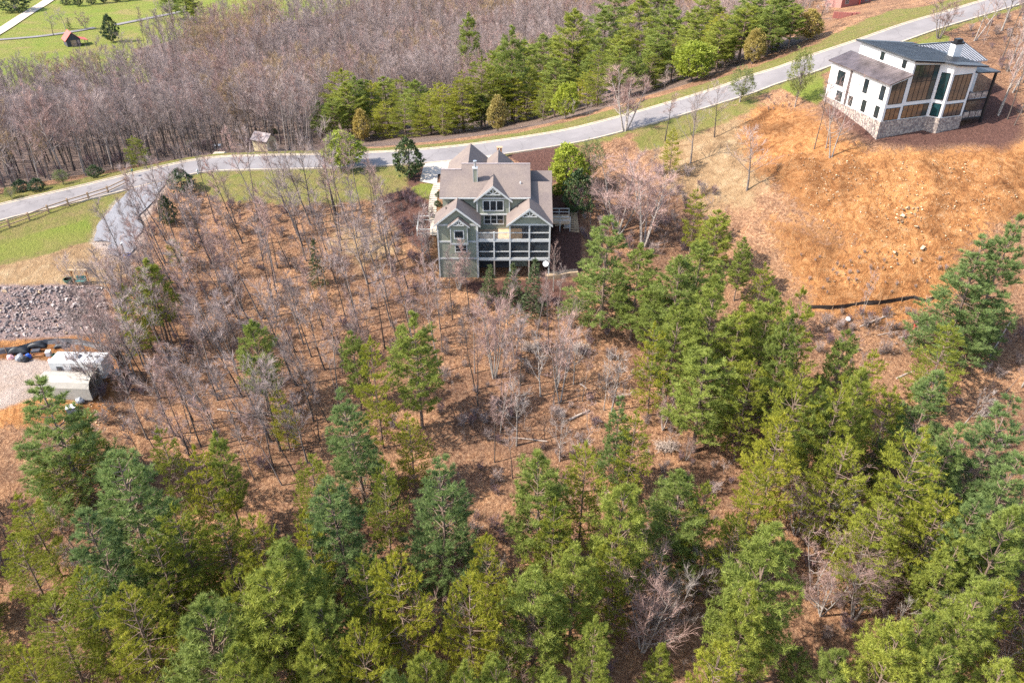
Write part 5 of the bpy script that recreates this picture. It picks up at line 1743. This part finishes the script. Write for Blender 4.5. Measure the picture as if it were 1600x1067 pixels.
fm = polysd(cand, [(-120, 275), (-150, 250), (-420, 250), (-900, 330), (-900, 900), (-60, 900), (-60, 480), (-90, 400), (-128, 372), (-152, 330)])
ok = (cs > 0) & (cd > 11) & (fm < -3)
# leave the evergreen belt and the brick house plot clear
belt = GP([(500, 218), (560, 190), (760, 170), (900, 130), (1080, 90), (1250, 40), (1300, -40), (1500, -40), (1500, 40), (1280, 100), (1100, 165), (900, 222), (700, 240), (486, 244)])
ok &= polysd(cand, belt) < 0
ok &= ~((np.abs(cand[:, 0] - SHED[0] * cand[:, 1] / SHED[1]) < 5) & (cand[:, 1] < SHED[1] + 5))
ok &= ~((cand[:, 0] > 55) & (cand[:, 1] < 230))
pts = []
cell = {}
for (x, y) in cand[ok]:
    md_ = 2.15 if y < 230 else 2.8
    key = (int(x // 4), int(y // 4))
    if any((x - a) ** 2 + (y - b) ** 2 < md_ * md_ for i in (-1, 0, 1) for j in (-1, 0, 1) for a, b in cell.get((key[0] + i, key[1] + j), ())):
        continue
    cell.setdefault(key, []).append((x, y))
    pts.append([x, y])
zz = heights(pts)
pk = []
for (x, y), z in zip(pts, zz):
    nb_ = noise.noise((x * .035, y * .03, 5.5)) + .35 * noise.noise((x * .15, y * .15, 1.5))
    i = R.choice(range(len(wd) - 2)) if nb_ < .12 or R.random() < .35 else len(wd) - 1 - (R.random() < .5)
    hh = R.uniform(11, 17) + 3.5 * noise.noise((x * .06, y * .06, 8.8))
    pk.append((float(x), float(y), float(z), R.uniform(0, 6.28), hh / wd[i]['h'], i))
instancer('bare_forest', wc, pk, 'purple grey bare hardwood forest filling the valley across the road', 'forest')
# brush under the near trees
bc, bd = proto_collection('brushproto', ['shrub', 'sapling'])
R = random.Random(78)
bp_ = []
def brush(poly_px, n, hr, seed, kinds=(0, 1, 2, 3, 4, 5)):
    for (x, y) in scatter(poly_px, n, .7, seed):
        i = R.choice(kinds)
        bp_.append((x, y, None, R.uniform(0, 6.28), R.uniform(*hr) / bd[i]['h'], i))
brush([(190, 420), (640, 400), (700, 460), (700, 640), (480, 760), (220, 760)], 130, (1.2, 3.2), 1)
brush([(640, 300), (676, 318), (672, 440), (600, 420), (590, 320)], 46, (1.2, 2.6), 2, (1, 1, 0, 4))
brush([(700, 440), (900, 470), (980, 560), (1000, 780), (720, 780), (690, 600)], 120, (1.0, 2.6), 3)
brush([(900, 300), (1060, 260), (1160, 330), (1000, 420), (915, 420)], 90, (1.0, 3.0), 4)
brush([(250, 300), (500, 325), (480, 420), (230, 430)], 110, (1.0, 2.8), 5)
brush([(0, 800), (300, 760), (640, 780), (1000, 780), (1600, 820), (1600, 1067), (0, 1067)], 220, (1.2, 3.0), 6)
brush([(1000, 560), (1300, 500), (1600, 520), (1600, 800), (1000, 800)], 170, (1.0, 2.8), 7)
brush([(0, 296), (330, 236), (500, 224), (500, 214), (330, 224), (0, 278)], 90, (1.2, 3.2), 8)
brush([(500, 219), (760, 196), (900, 172), (1080, 118), (1240, 70), (1240, 60), (1060, 100), (880, 158), (740, 186), (500, 210)], 90, (1.2, 2.8), 9)
brush([(1240, 395), (1480, 400), (1480, 450), (1280, 470)], 36, (.4, 1.0), 10, (0, 2))
brush([(1290, 490), (1450, 480), (1440, 560), (1300, 560)], 60, (.6, 1.8), 11)
brush([(1500, 40), (1600, 20), (1600, 200), (1560, 110)], 40, (1, 2.4), 12)
brush([(1200, 150), (1235, 150), (1240, 168), (1200, 172)], 8, (.5, .9), 13, (1,))
brush([(180, 440), (215, 440), (215, 700), (150, 690)], 50, (1, 3), 14)
h_ = heights([(p[0], p[1]) for p in bp_])
bp_ = [(p[0], p[1], float(z), p[3], p[4], p[5]) for p, z in zip(bp_, h_)]
instancer('undergrowth', bc, bp_, 'tangled bare brush and saplings under the near trees', 'undergrowth')

# pine wood carrying on past both ends of the slope
pc_, pd_ = proto_collection('pineproto', ['white', 'yellow', 'scrub', 'slim'])
R = random.Random(81)
pp2 = []
for _ in range(700):
    y = R.uniform(25, 120)
    sd = R.choice((-1, 1))
    x = sd * (R.uniform(1.06, 1.9) * (.70 * y + 14))
    if sd > 0 and y > 92 or sd < 0 and y > 72:
        continue
    if any((x - a[0]) ** 2 + (y - a[1]) ** 2 < 17 for a in pp2):
        continue
    i = R.choice(range(len(pd_)))
    pp2.append((x, y, hz(x, y), R.uniform(0, 6.28), R.uniform(9, 15) / pd_[i]['h'], i))
instancer('pine_wood', pc_, pp2, 'mixed pine wood continuing past both ends of the wooded slope', 'forest')

# ---------------------------------------------------------------- small things
RS = random.Random(9)
def V3(p, dz=0):
    return Vector((float(p[0]), float(p[1]), float(p[2]) + dz))
# wooden shed by the far verge
g = G(408, 236)
sh = empty('wooden_shed', tuple(g), math.radians(-24), 'small tan wooden shed with grey gable roof on the far verge', 'shed')
MB().xz([(-1.9, -.4), (1.9, -.4), (1.9, 2.3), (-1.9, 2.3)], 0, 2.8).build('wall', 'tan_siding', sh)
MB().yz([(0, 2.301), (2.8, 2.301), (1.4, 3.3)], -1.88, 1.88).build('gable', 'tan_siding', sh)
MB().slab([(-2.1, -.35, 2.25), (2.1, -.35, 2.25), (2.1, 1.4, 3.52), (-2.1, 1.4, 3.52)], .1).slab([(-2.1, 1.4, 3.522), (2.1, 1.4, 3.522), (2.1, 3.15, 2.25), (-2.1, 3.15, 2.25)], .1).build('roof', 'shed_roof', sh)
dr = MB().box(1.901, 1.94, .7, 2.1, 0, 2.0).build('door', 'timber', sh)
MB().box(1.941, 1.97, .85, .95, .9, 1.05).build('handle', 'black_paint', dr)
for x in (-1.95, 1.83):
    MB().box(x, x + .12, -.03, -.001, -.3, 2.25).build('corner_board', 'canopy_cream', sh)
# split rail fence
fp = [G(u, v) for u, v in ((-12, 366), (16, 357), (47, 346), (77, 334), (107.6, 322), (139, 311), (169, 300), (198, 287))]
fo = fp[3]
fe = empty('rail_fence', tuple(fo), 0, 'brown two rail wooden fence between the lawn and the road bend', 'fence')
for k, q in enumerate(fp):
    MB(tuple(fo)).bar(V3(q, -.4), V3(q, 1.3), .2).build('post', 'fence_wood', fe)
    if k:
        for h in (.45, 1.0):
            MB(tuple(fo)).bar(V3(fp[k - 1], h), V3(q, h), .09, .15).build('rail', 'fence_wood', fe)
# roadside furniture
g = G(209, 277)
mb = empty('mailbox', tuple(g), .3, 'dark mailbox on a wooden post at the gravel drive', 'mailbox')
MB().box(-.06, .06, -.06, .06, -.3, 1.1).build('post', 'rust_wood', mb)
MB().xz([(-.14, 1.1), (.14, 1.1), (.14, 1.3), (.07, 1.4), (-.07, 1.4), (-.14, 1.3)], -.3, .3).build('box', 'box_green', mb)
g = G(204, 285)
rk = MB()
g = G(324, 268)
mk = empty('marker_post', tuple(g), 0, 'white utility marker post with orange tip by the near kerb', 'marker post')
MB().tube([(0, 0, -.3), (0, 0, 1.2)], [.06, .06], 8).build('post', 'plastic_white', mk)
MB().tube([(0, 0, 1.2), (0, 0, 1.5), (0, 0, 1.54)], [.065, .065, .03], 8).build('tip', 'plastic_orange', mk)
g = G(309, 270)
hy = empty('fire_hydrant', tuple(g), .2, 'small grey hydrant in the grass near the juniper', 'hydrant')
MB().tube([(0, 0, -.1), (0, 0, .08), (0, 0, .09), (0, 0, .62), (0, 0, .72), (0, 0, .8)], [.2, .2, .14, .14, .17, .05], 10).build('barrel', 'metal_grey', hy)
MB().tube([(-.26, 0, .48), (.26, 0, .48)], [.08, .08], 8).build('nozzle', 'plastic_white', hy)
MB().tube([(0, 0, .8), (0, 0, .9)], [.05, .05], 6).build('bonnet_nut', 'metal_grey', hy)
g = G(343, 246)
dn_ = empty('storm_drain', tuple(g), .05, 'concrete storm drain hood on the far kerb near the shed', 'storm drain')
MB().prism([(-1.0, -.2, .38), (.9, -.2, .38), (1.0, .8, .38), (-.9, .8, .38)], [(-1.3, -.5, -.1), (1.5, -.5, -.1), (1.3, 1.0, -.1), (-1.1, 1.0, -.1)]).build('hood', 'kerb_concrete', dn_)
MB().box(-.8, .8, -.49, -.38, .02, .17).build('inlet', 'black_paint', dn_)
g = G(341, 233)
tb = empty('utility_box', tuple(g), .1, 'low grey metal utility box at the wood edge behind the storm drain', 'utility box')
MB().box(-.7, .7, -.4, .4, 0, .8).build('cabinet', 'metal_grey', tb)
MB().prism([(-.72, -.1, .95), (.72, -.1, .95), (.72, .42, .95), (-.72, .42, .95)], [(-.75, -.45, .8), (.75, -.45, .8), (.75, .45, .8), (-.75, .45, .8)]).build('lid', 'plastic_grey', tb)
# standing black post with clutter on the gravel drive
g = G(196, 402)
pp_ = empty('dark_post', tuple(g), 0, 'black upright post with white cap on the end of the gravel drive', 'post')
MB().tube([(0, 0, -.3), (0, 0, 2.2)], [.13, .11], 8).build('shaft', 'black_paint', pp_)
MB().tube([(0, 0, 2.2), (0, 0, 2.34)], [.2, .2], 8).build('cap', 'plastic_white', pp_)
def tub(u, v, mat, label, r=.35, h=.45):
    q = G(u, v)
    o = empty('plastic_tub', tuple(q), 0, label, 'tub')
    MB().tube([(0, 0, 0), (0, 0, h), (0, 0, h), (0, 0, .08)], [r * .8, r, r * .9, r * .72], 12).build('bowl', mat, o)
    MB().tube([(0, 0, h - .05), (0, 0, h)], [r * 1.06, r * 1.06], 12, False).build('rim', mat, o)
tub(200, 402, 'plastic_blue', 'blue tub at the foot of the black post', .5, .5)
tub(194, 404, 'plastic_orange', 'orange bucket at the foot of the black post', .25, .4)
tub(190, 403, 'plastic_white', 'white bucket at the foot of the black post', .25, .4)
# wooden swing frame
a_, c_ = G(117, 444), G(140, 444)
sw = empty('swing_frame', tuple((a_ + c_) / 2), 0, 'wooden garden swing frame with teal seat above the rubble bank', 'swing')
so = tuple((a_ + c_) / 2)
for q in (a_, c_):
    MB(so).bar(V3(q, -.3), V3(q, 2.2), .16).build('post', 'rust_wood', sw)
    MB(so).bar(V3(q, 1.5) + Vector((0, -.02, 0)), V3(q, 2.15) + Vector((0, .55, 0)), .1).build('brace', 'rust_wood', sw)
A3, C3 = V3(a_, 2.25), V3(c_, 2.25)
dd_ = (C3 - A3).normalized()
MB(so).bar(A3 - dd_ * .5, C3 + dd_ * .5, .3, .14).build('beam', 'timber', sw)
mid_ = (A3 + C3) / 2 - Vector((0, 0, 2.25))
se = MB(so).box(mid_.x - .65, mid_.x + .65, mid_.y - .3, mid_.y + .3, mid_.z + .5, mid_.z + .6).build('seat', 'teal_fabric', sw)
MB(so).box(mid_.x - .65, mid_.x + .65, mid_.y + .25, mid_.y + .36, mid_.z + .6, mid_.z + 1.15).build('backrest', 'teal_fabric', se)
for s in (-.6, .6):
    MB(so).bar((mid_.x + s, mid_.y + .1, mid_.z + .6), (mid_.x + s, mid_.y + .02, mid_.z + 2.2), .03).build('chain', 'metal_grey', sw)
tub(107, 440, 'box_green', 'dark green fire pit bowl beside the wooden swing', .6, .45)
# camper trailer
g = G(86, 594)
gz0 = hz(g[0] + 3, g[1] + 1.2)
rv_ = empty('camper_trailer', (g[0], g[1], gz0), math.radians(-2), 'white camper trailer with roof vents parked in the yard below the rubble bank', 'camper')
L_ = 6.6
body = MB().yz([(0, .55), (2.4, .55), (2.4, 2.75), (2.2, 2.85), (.2, 2.85), (0, 2.75)], 0, L_).build('body', 'rv_white', rv_)
MB().box(.1, L_ - .1, .1, 2.3, 2.852, 2.88).build('roof', 'plastic_white', rv_)
for x0, x1, z0, z1 in ((.85, 1.55, 1.55, 2.2), (2.7, 4.0, 1.5, 2.2), (5.2, 6.1, 1.5, 2.2)):
    w_ = MB().box(x0 - .06, x1 + .06, -.03, -.002, z0 - .06, z1 + .06).build('window', 'plastic_grey', rv_)
    MB().box(x0, x1, -.045, -.031, z0, z1).build('pane', 'glass_dark', w_)
d0_ = MB().box(1.9, 2.5, -.035, -.002, .65, 2.4).build('door', 'plastic_white', rv_)
MB().box(2.38, 2.44, -.06, -.036, 1.4, 1.5).build('handle', 'black_paint', d0_)
MB().box(0, L_, -.012, -.003, .9, 1.15).build('stripe', 'plastic_grey', rv_)
ac = MB().prism([(2.5, .95, 3.15), (3.4, .95, 3.15), (3.4, 1.5, 3.15), (2.5, 1.5, 3.15)], [(2.3, .8, 2.885), (3.6, .8, 2.885), (3.6, 1.65, 2.885), (2.3, 1.65, 2.885)]).build('air_conditioner', 'plastic_grey', rv_)
for x in (4.4, 5.4):
    MB().box(x, x + .4, 1.2, 1.6, 2.885, 2.98).build('roof_vent', 'plastic_grey', rv_)
for x in (3.0, 3.8):
    for y in (.02, 2.16):
        wh = MB().tube([(x, y, .33), (x, y + .22, .33)], [.33, .33], 14).build('wheel', 'black_paint', rv_)
        MB().tube([(x, y - .01, .33), (x, y + .23, .33)], [.17, .17], 10).build('hub', 'metal_grey', wh)
MB().bar((L_, .8, .5), (L_ + 1.1, 1.2, .45), .1).bar((L_, 1.6, .5), (L_ + 1.1, 1.2, .45), .1).build('hitch', 'black_paint', rv_)
# cream arched canopy
g = G(66, 620)
cp = empty('arched_canopy', (g[0], g[1], hz(g[0] + 3, g[1])), math.radians(-3), 'cream arched metal carport canopy in front of the camper', 'carport')
prof = [(0, 0), (0, 1.7), (.35, 2.35), (1.1, 2.75), (1.9, 2.75), (2.65, 2.35), (3.0, 1.7), (3.0, 0)]
cl = 6.3
for k in range(len(prof) - 1):
    (y0, z0), (y1, z1) = prof[k], prof[k + 1]
    MB().prism([(0, y0, z0), (cl, y0, z0), (cl, y1, z1), (0, y1, z1)], [(0, y0 + .03, z0 - .02), (cl, y0 + .03, z0 - .02), (cl, y1 + .03, z1 - .02), (0, y1 + .03, z1 - .02)]).build('panel', 'canopy_cream', cp)
for x in (.05, 2.1, 4.2, cl - .05):
    rb = MB()
    rb.tube([(x, y + (.05 if y < 1.5 else -.05), z - .04) for y, z in prof], [.04] * len(prof), 6)
    rb.build('frame_hoop', 'metal_grey', cp)
# silt fences: black / grey fabric on stakes
def silt(pxs, h, mat, name, label, sag=.0, step=1.6, stake='fence_wood'):
    ln = resample(np.array([G(u, v)[:2] for u, v in pxs]), step)
    zz_ = heights(ln)
    o0 = (float(ln[0][0]), float(ln[0][1]), float(zz_[0]))
    rt = empty(name, o0, 0, label, 'silt fence')
    b_ = MB(o0)
    n = len(ln)
    for row in range(4):
        for i in range(n):
            f = row / 3
            wob = RS.uniform(-.08, .08) * f
            b_.add([(float(ln[i][0]) + wob, float(ln[i][1]) + wob + .12 * math.sin(i * 1.7) * f, float(zz_[i]) - .15 + (h + RS.uniform(-sag, sag * .3)) * f)], [])
    for row in range(3):
        for i in range(n - 1):
            b_.f.append((row * n + i, row * n + i + 1, (row + 1) * n + i + 1, (row + 1) * n + i))
    b_.build('fabric', mat, rt)
    for i in range(0, n, 2):
        MB(o0).bar((float(ln[i][0]), float(ln[i][1]) - .06, float(zz_[i]) - .3), (float(ln[i][0]) + RS.uniform(-.1, .1), float(ln[i][1]) - .06, float(zz_[i]) + h), .06).build('stake', stake, rt)
silt([(1262, 483), (1290, 482), (1320, 480), (1350, 476), (1385, 473), (1410, 469), (1432, 467), (1448, 472), (1458, 465), (1480, 459)], .72, 'silt_black', 'silt_fence', 'long black silt fence along the foot of the orange cleared slope', .12)
silt([(-30, 556), (0, 553), (30, 548), (62, 540), (90, 537), (115, 538), (140, 543), (165, 548), (176, 556), (190, 576), (188, 592)], 1.15, 'silt_grey', 'silt_fence', 'grey silt fence curving round the camper yard', .3)
def tarp(u0, v0, w, d, h, label, mat='tarp_black', name='tarp'):
    g_ = G(u0, v0)
    n, m_ = 14, 9
    b_ = MB()
    for j in range(m_):
        for i in range(n):
            x, y = (i / (n - 1) - .5) * w, (j / (m_ - 1) - .5) * d
            e = max(abs(x) / w * 2, abs(y) / d * 2)
            z = h * (1 - e ** 3) + .28 * noise.noise((x * 1.3 + u0, y * 1.5, 2.2)) * (1 - e * .5)
            b_.v.append((x, y, max(z, .02)))
    b_.f = [(j * n + i, j * n + i + 1, (j + 1) * n + i + 1, (j + 1) * n + i) for j in range(m_ - 1) for i in range(n - 1)]
    o = b_.build(name, mat, None, True)
    o.location = tuple(g_)
    o.rotation_euler = (0, 0, .12)
    tag(o, label, 'tarp')
    sm = o.modifiers.new('thick', 'SOLIDIFY')
    sm.thickness = .02
    return o
tarp(30, 551, 2.8, 1.1, .9, 'crumpled black tarp heaped against the grey silt fence')
tarp(58, 542, 2.6, .9, .7, 'second black tarp lying along the silt fence above the crates')
tarp(98, 541, 2.2, .9, .5, 'black sheet folded behind the camper roof')
def heap(u, v, mat, sx, sy, sz, label, name, cat):
    """lumpy bag or bundle"""
    g_ = G(u, v)
    bm = bmesh.new()
    bmesh.ops.create_icosphere(bm, subdivisions=3, radius=1)
    for q in bm.verts:
        k = 1 + .28 * noise.noise((q.co.x * 1.7 + u, q.co.y * 1.7 + v, q.co.z * 1.7))
        q.co = Vector((q.co.x * sx * k, q.co.y * sy * k, max(-.35, q.co.z * k) * sz + sz * .35))
    me_ = bpy.data.meshes.new(name)
    bm.to_mesh(me_)
    bm.free()
    me_.materials.append(MATS[mat])
    o = link(name, me_)
    o.location = tuple(g_)
    tag(o, label, cat)
heap(33, 563, 'plastic_grey', .6, .45, .75, 'lumpy grey sack below the crumpled black tarp', 'sack', 'sack')
heap(39, 564, 'tarp_black', .6, .45, .6, 'black sack leaning on the grey sack', 'sack', 'sack')
heap(45, 559, 'plastic_blue', .42, .36, .45, 'bright blue bundle beside the black sack', 'bundle', 'bundle')
heap(17, 560, 'plastic_pink', .5, .35, .4, 'pink bundle in front of the grey silt fence', 'bundle', 'bundle')
heap(82, 566, 'plastic_pink', .5, .4, .5, 'pink and red bundle at the camper corner', 'bundle', 'bundle')
heap(1325, 500, 'plastic_white', .35, .3, .35, 'white discarded bag below the black silt fence', 'bag', 'bag')
heap(1428, 514, 'plastic_red', .22, .2, .6, 'torn red cloth caught on a dead branch below the silt fence', 'cloth', 'cloth')
heap(126, 592 + 36, 'plastic_grey', .5, .45, .5, 'grey covered heap beside the white crate', 'heap', 'heap')
def crate(u, v, mat, sx, sy, sz, label, lid=None, rz=.2):
    g_ = G(u, v)
    o = empty('crate', tuple(g_), rz, label, 'crate')
    t = .04
    MB().box(-sx / 2, sx / 2, -sy / 2, sy / 2, 0, .05).build('base', mat, o)
    for x0, x1, y0, y1 in ((-sx / 2, sx / 2, -sy / 2 - t, -sy / 2), (-sx / 2, sx / 2, sy / 2, sy / 2 + t), (-sx / 2 - t, -sx / 2, -sy / 2, sy / 2), (sx / 2, sx / 2 + t, -sy / 2, sy / 2)):
        MB().box(x0, x1, y0, y1, 0, sz).build('side', mat, o)
    if lid:
        MB().box(-sx / 2 - .06, sx / 2 + .06, -sy / 2 - .06, sy / 2 + .06, sz, sz + .07).build('lid', lid, o)
crate(60, 556, 'rust_wood', 1.3, .5, .3, 'orange wooden crate on the edge of the camper yard')
crate(57, 551, 'plank_dark', .9, .6, .35, 'dark slatted crate under the black tarp', 'plank_dark')
crate(77, 555, 'plastic_white', .5, .6, .6, 'upright white crate beside the camper', 'plastic_white')
crate(88, 556, 'box_green', .8, .5, .3, 'green planter crate behind the camper')
crate(113, 643, 'plastic_grey', 1.0, .8, .75, 'grey chest with bright white lid below the canopy', 'plastic_white', .4)
heap(184, 584, 'plastic_white', .6, .5, .5, 'pale covered bundle at the end of the silt fence', 'bundle', 'bundle')

# ---------------------------------------------------------------- rocks
def rock_mesh(seed, mat, flat=.7):
    R_ = random.Random(seed)
    bm = bmesh.new()
    for _ in range(13):
        q = rv(R_) * R_.uniform(.75, 1)
        bm.verts.new((q.x * R_.uniform(.8, 1.2), q.y * R_.uniform(.7, 1.1), q.z * flat))
    bmesh.ops.convex_hull(bm, input=bm.verts[:])
    for v_ in [v_ for v_ in bm.verts if not v_.link_faces]:
        bm.verts.remove(v_)
    me_ = bpy.data.meshes.new('rock')
    bm.to_mesh(me_)
    bm.free()
    me_.materials.append(MATS[mat])
    return me_
ROCK = {m: [rock_mesh(i * 7 + j, m) for i in range(6)] for j, m in enumerate(('rock_grey', 'rock_tan'))}
def joined_rocks(name, mat, places, label, cat):
    """many loose stones as one mass: (x, y, size)"""
    b_ = MB()
    hs = heights([(p[0], p[1]) for p in places])
    for (x, y, s), z in zip(places, hs):
        me_ = RS.choice(ROCK[mat])
        q = Matrix.Rotation(RS.uniform(0, 6.28), 3, 'Z') @ Matrix.Rotation(RS.uniform(-.6, .6), 3, 'X')
        b_.add([tuple(q @ v_.co * s + Vector((x, y, z + s * .12))) for v_ in me_.vertices], [tuple(f.vertices) for f in me_.polygons])
    o = b_.build(name, mat)
    o["kind"] = "stuff"
    tag(o, label, cat)
bank = [(-60, 451), (160, 449), (176, 518), (-60, 528)]
pl = [(x, y, RS.choice((.08, .10, .12, .14, .16, .2, .26, .38))) for x, y in scatter(bank, 1500, .16, 41)]
joined_rocks('rubble_bank', 'rock_grey', pl, 'bank of loose grey brown rubble above the camper yard', 'rubble')
pl = [(x, y, RS.choice((.08, .1, .14))) for x, y in scatter(bank, 160, .3, 42)]
joined_rocks('rubble_chips', 'rock_tan', pl, 'tan stone chips mixed through the rubble bank', 'rubble')
clay_px = [(1230, 240), (1340, 245), (1560, 250), (1590, 310), (1480, 400), (1450, 440), (1290, 450), (1340, 400), (1260, 330)]
pl = [(x, y, RS.choice((.06, .07, .09, .12, .16))) for x, y in scatter(clay_px, 900, .3, 43)]
pl += [(x, y, RS.choice((.14, .2, .28))) for x, y in scatter([(1395, 325), (1440, 322), (1445, 345), (1400, 348)], 34, .25, 44)]
joined_rocks('loose_stones', 'rock_tan', pl, 'loose tan stones scattered down the orange cleared slope', 'stones')
pl = [(x, y, RS.choice((.08, .12, .18))) for x, y in scatter([(130, 630), (170, 630), (200, 650), (150, 680), (90, 660)], 70, .25, 45)]
joined_rocks('yard_stones', 'rock_tan', pl, 'tan stones spilled below the camper yard', 'stones')
BOUL = [(47, 454, .62, 'rock_grey', 'large pale grey boulder on the lip of the rubble bank'), (51, 462, .36, 'rock_grey', 'smaller grey boulder just below the large pale boulder'),
        (8, 456, .5, 'rock_tan', 'flat tan slab on the rubble bank edge'), (62, 457, .42, 'rock_tan', 'tan boulder between the grey boulder and the swing'), (97, 456, .45, 'rock_grey', 'dark tilted boulder below the swing'),
        (139, 455, .4, 'rock_grey', 'grey boulder at the end of the rubble bank'), (104, 521, .36, 'rock_tan', 'tan boulder at the foot of the rubble bank'), (88, 512, .34, 'rock_grey', 'grey boulder low on the rubble bank'),
        (1398, 395, .42, 'rock_tan', 'pale boulder low on the orange slope'), (1442, 388, .5, 'rock_tan', 'largest pale boulder on the orange slope'), (1432, 355, .4, 'rock_tan', 'pale boulder under the stone pile on the orange slope'),
        (1410, 338, .5, 'rock_tan', 'tan boulder in the stone pile on the orange slope'), (1308, 301, .3, 'rock_tan', 'small pale rock high on the orange slope')]
for u, v, s, m, lb in BOUL:
    g_ = G(u, v)
    o = link('boulder', RS.choice(ROCK[m]))
    o.location = (g_[0], g_[1], g_[2] + s * .2)
    o.scale = (s, s, s)
    o.rotation_euler = (RS.uniform(-.3, .3), RS.uniform(-.3, .3), RS.uniform(0, 6))
    tag(o, lb, 'boulder')
# ---------------------------------------------------------------- fallen logs
LOG = [((889, 657), (921, 642), .17, 'thick dark log lying across the leafy clearing'), ((925, 655), (942, 660), .13, 'short broken log end beside the thick dark log'), ((906, 600), (917, 608), .10, 'short pale log in the middle of the clearing'),
       ((834, 548), (848, 570), .09, 'pale fallen branch under the brush pile'), ((812, 558), (824, 568), .08, 'small pale branch beside the brush pile'), ((1343, 511), (1388, 493), .12, 'long grey log slanting below the black silt fence'),
       ((1371, 524), (1405, 518), .06, 'thin fallen pole below the slanting log'), ((1404, 528), (1442, 522), .10, 'pale straight log below the torn red cloth'), ((1400, 592), (1428, 580), .12, 'broken grey log at the bottom of the brushy strip'),
       ((1275, 850), (1330, 838), .10, 'pale fallen limb in the reddish gap'), ((855, 690), (800, 684), .09, 'grey fallen branch near the pale trees in the clearing'), ((340, 640), (380, 645), .10, 'fallen pole in the open woods'),
       ((1545, 560), (1580, 500), .10, 'leaning dead trunk under the wide white pine')]
for a, c, r_, lb in LOG:
    p0, p1 = V3(G(*a), r_ * .7), V3(G(*c), r_ * .7)
    b_ = MB(tuple(p0))
    m1 = p0.lerp(p1, .5) + Vector((0, 0, .05))
    b_.tube([p0, p0.lerp(p1, .25), m1, p0.lerp(p1, .8), p1], [r_, r_ * .95, r_ * .85, r_ * .7, r_ * .5], 8)
    d_ = (p1 - p0)
    for k in (.35, .6, .8):
        q = p0.lerp(p1, k)
        b_.tube([q, q + Vector((RS.uniform(-.3, .3), RS.uniform(-.3, .3), .35))], [r_ * .35, r_ * .15], 5)
    o = b_.build('fallen_log', 'log_grey')
    tag(o, lb, 'log')
# brush piles
for u, v, lb in ((830, 545, 'grey tangled brush pile below the three small spruces'), (908, 548, 'round tangle of cut branches near the pale tree'), (1040, 700, 'heap of cut branches beside the tall tufted pine')):
    g_ = G(u, v)
    S_ = Soup()
    for _ in range(150):
        d_ = (rv(RS) * Vector((1, 1, .45))).normalized()
        p_ = Vector((RS.uniform(-1.1, 1.1), RS.uniform(-.8, .8), RS.uniform(.05, .7)))
        S_.tube([p_ - d_ * .7, p_ + rv(RS) * .1, p_ + d_ * .7], [.02, .025, .008], 3)
    o = link('brush_pile', S_.mesh('brush_pile', ['log_grey']))
    o.location = tuple(g_)
    tag(o, lb, 'brush pile')
# ---------------------------------------------------------------- red barn and far field
g = G(117, 73)
bn_ = empty('red_barn', tuple(g), math.radians(38), 'small barn with bright red roof in the far green field', 'barn')
MB().xz([(-2.6, -1), (2.6, -1), (2.6, 2.6), (0, 5.2), (-2.6, 2.6)], 0, 6).build('wall', 'plank_dark', bn_)
MB().slab([(0, -.3, 5.5), (0, 6.3, 5.5), (-3.1, 6.3, 2.4), (-3.1, -.3, 2.4)], .12).slab([(0, -.3, 5.502), (3.1, -.3, 2.4), (3.1, 6.3, 2.4), (0, 6.3, 5.502)], .12).build('roof', 'barn_red', bn_)
MB().slab([(2.7, .2, 2.5), (5.6, .2, 1.7), (5.6, 5.8, 1.7), (2.7, 5.8, 2.5)], .1).build('lean_to_roof', 'barn_red', bn_)
for y in (.4, 5.5):
    MB().box(5.2, 5.4, y, y + .2, -1, 1.6).build('post', 'plank_dark', bn_)
MB().box(-1, 1, -.05, -.003, -.5, 2.4).build('door', 'fence_wood', bn_)
for u, vt, vb, w, lb in ((100, -6, 8, 15, 'first round dark orchard tree in the far field row'), (119, -8, 10, 15, 'second round dark orchard tree in the far field row'), (139, -12, 7, 15, 'third round dark orchard tree in the far field row'),
                         (158, -15, 5, 15, 'fourth round dark orchard tree in the far field row'), (178, -17, 3, 15, 'fifth round dark orchard tree in the far field row'), (198, -19, 1, 15, 'last round dark orchard tree in the far field row')):
    plant_px('magnolia', u, vt, vb, w, lb)
for k, u, vt, vb, w, lb in (('L', 258, -26, 32, 46, 'dark pine clump at the corner of the far field'), ('L', 284, -20, 38, 42, 'second dark pine at the corner of the far field'), ('V', 298, -8, 40, 34, 'lighter pine at the corner of the far field'),
                            ('M', 12, -22, 18, 60, 'dark tree mass beside the dirt road in the far field')):
    plant_px(EVER[k], u, vt, vb, w, lb)
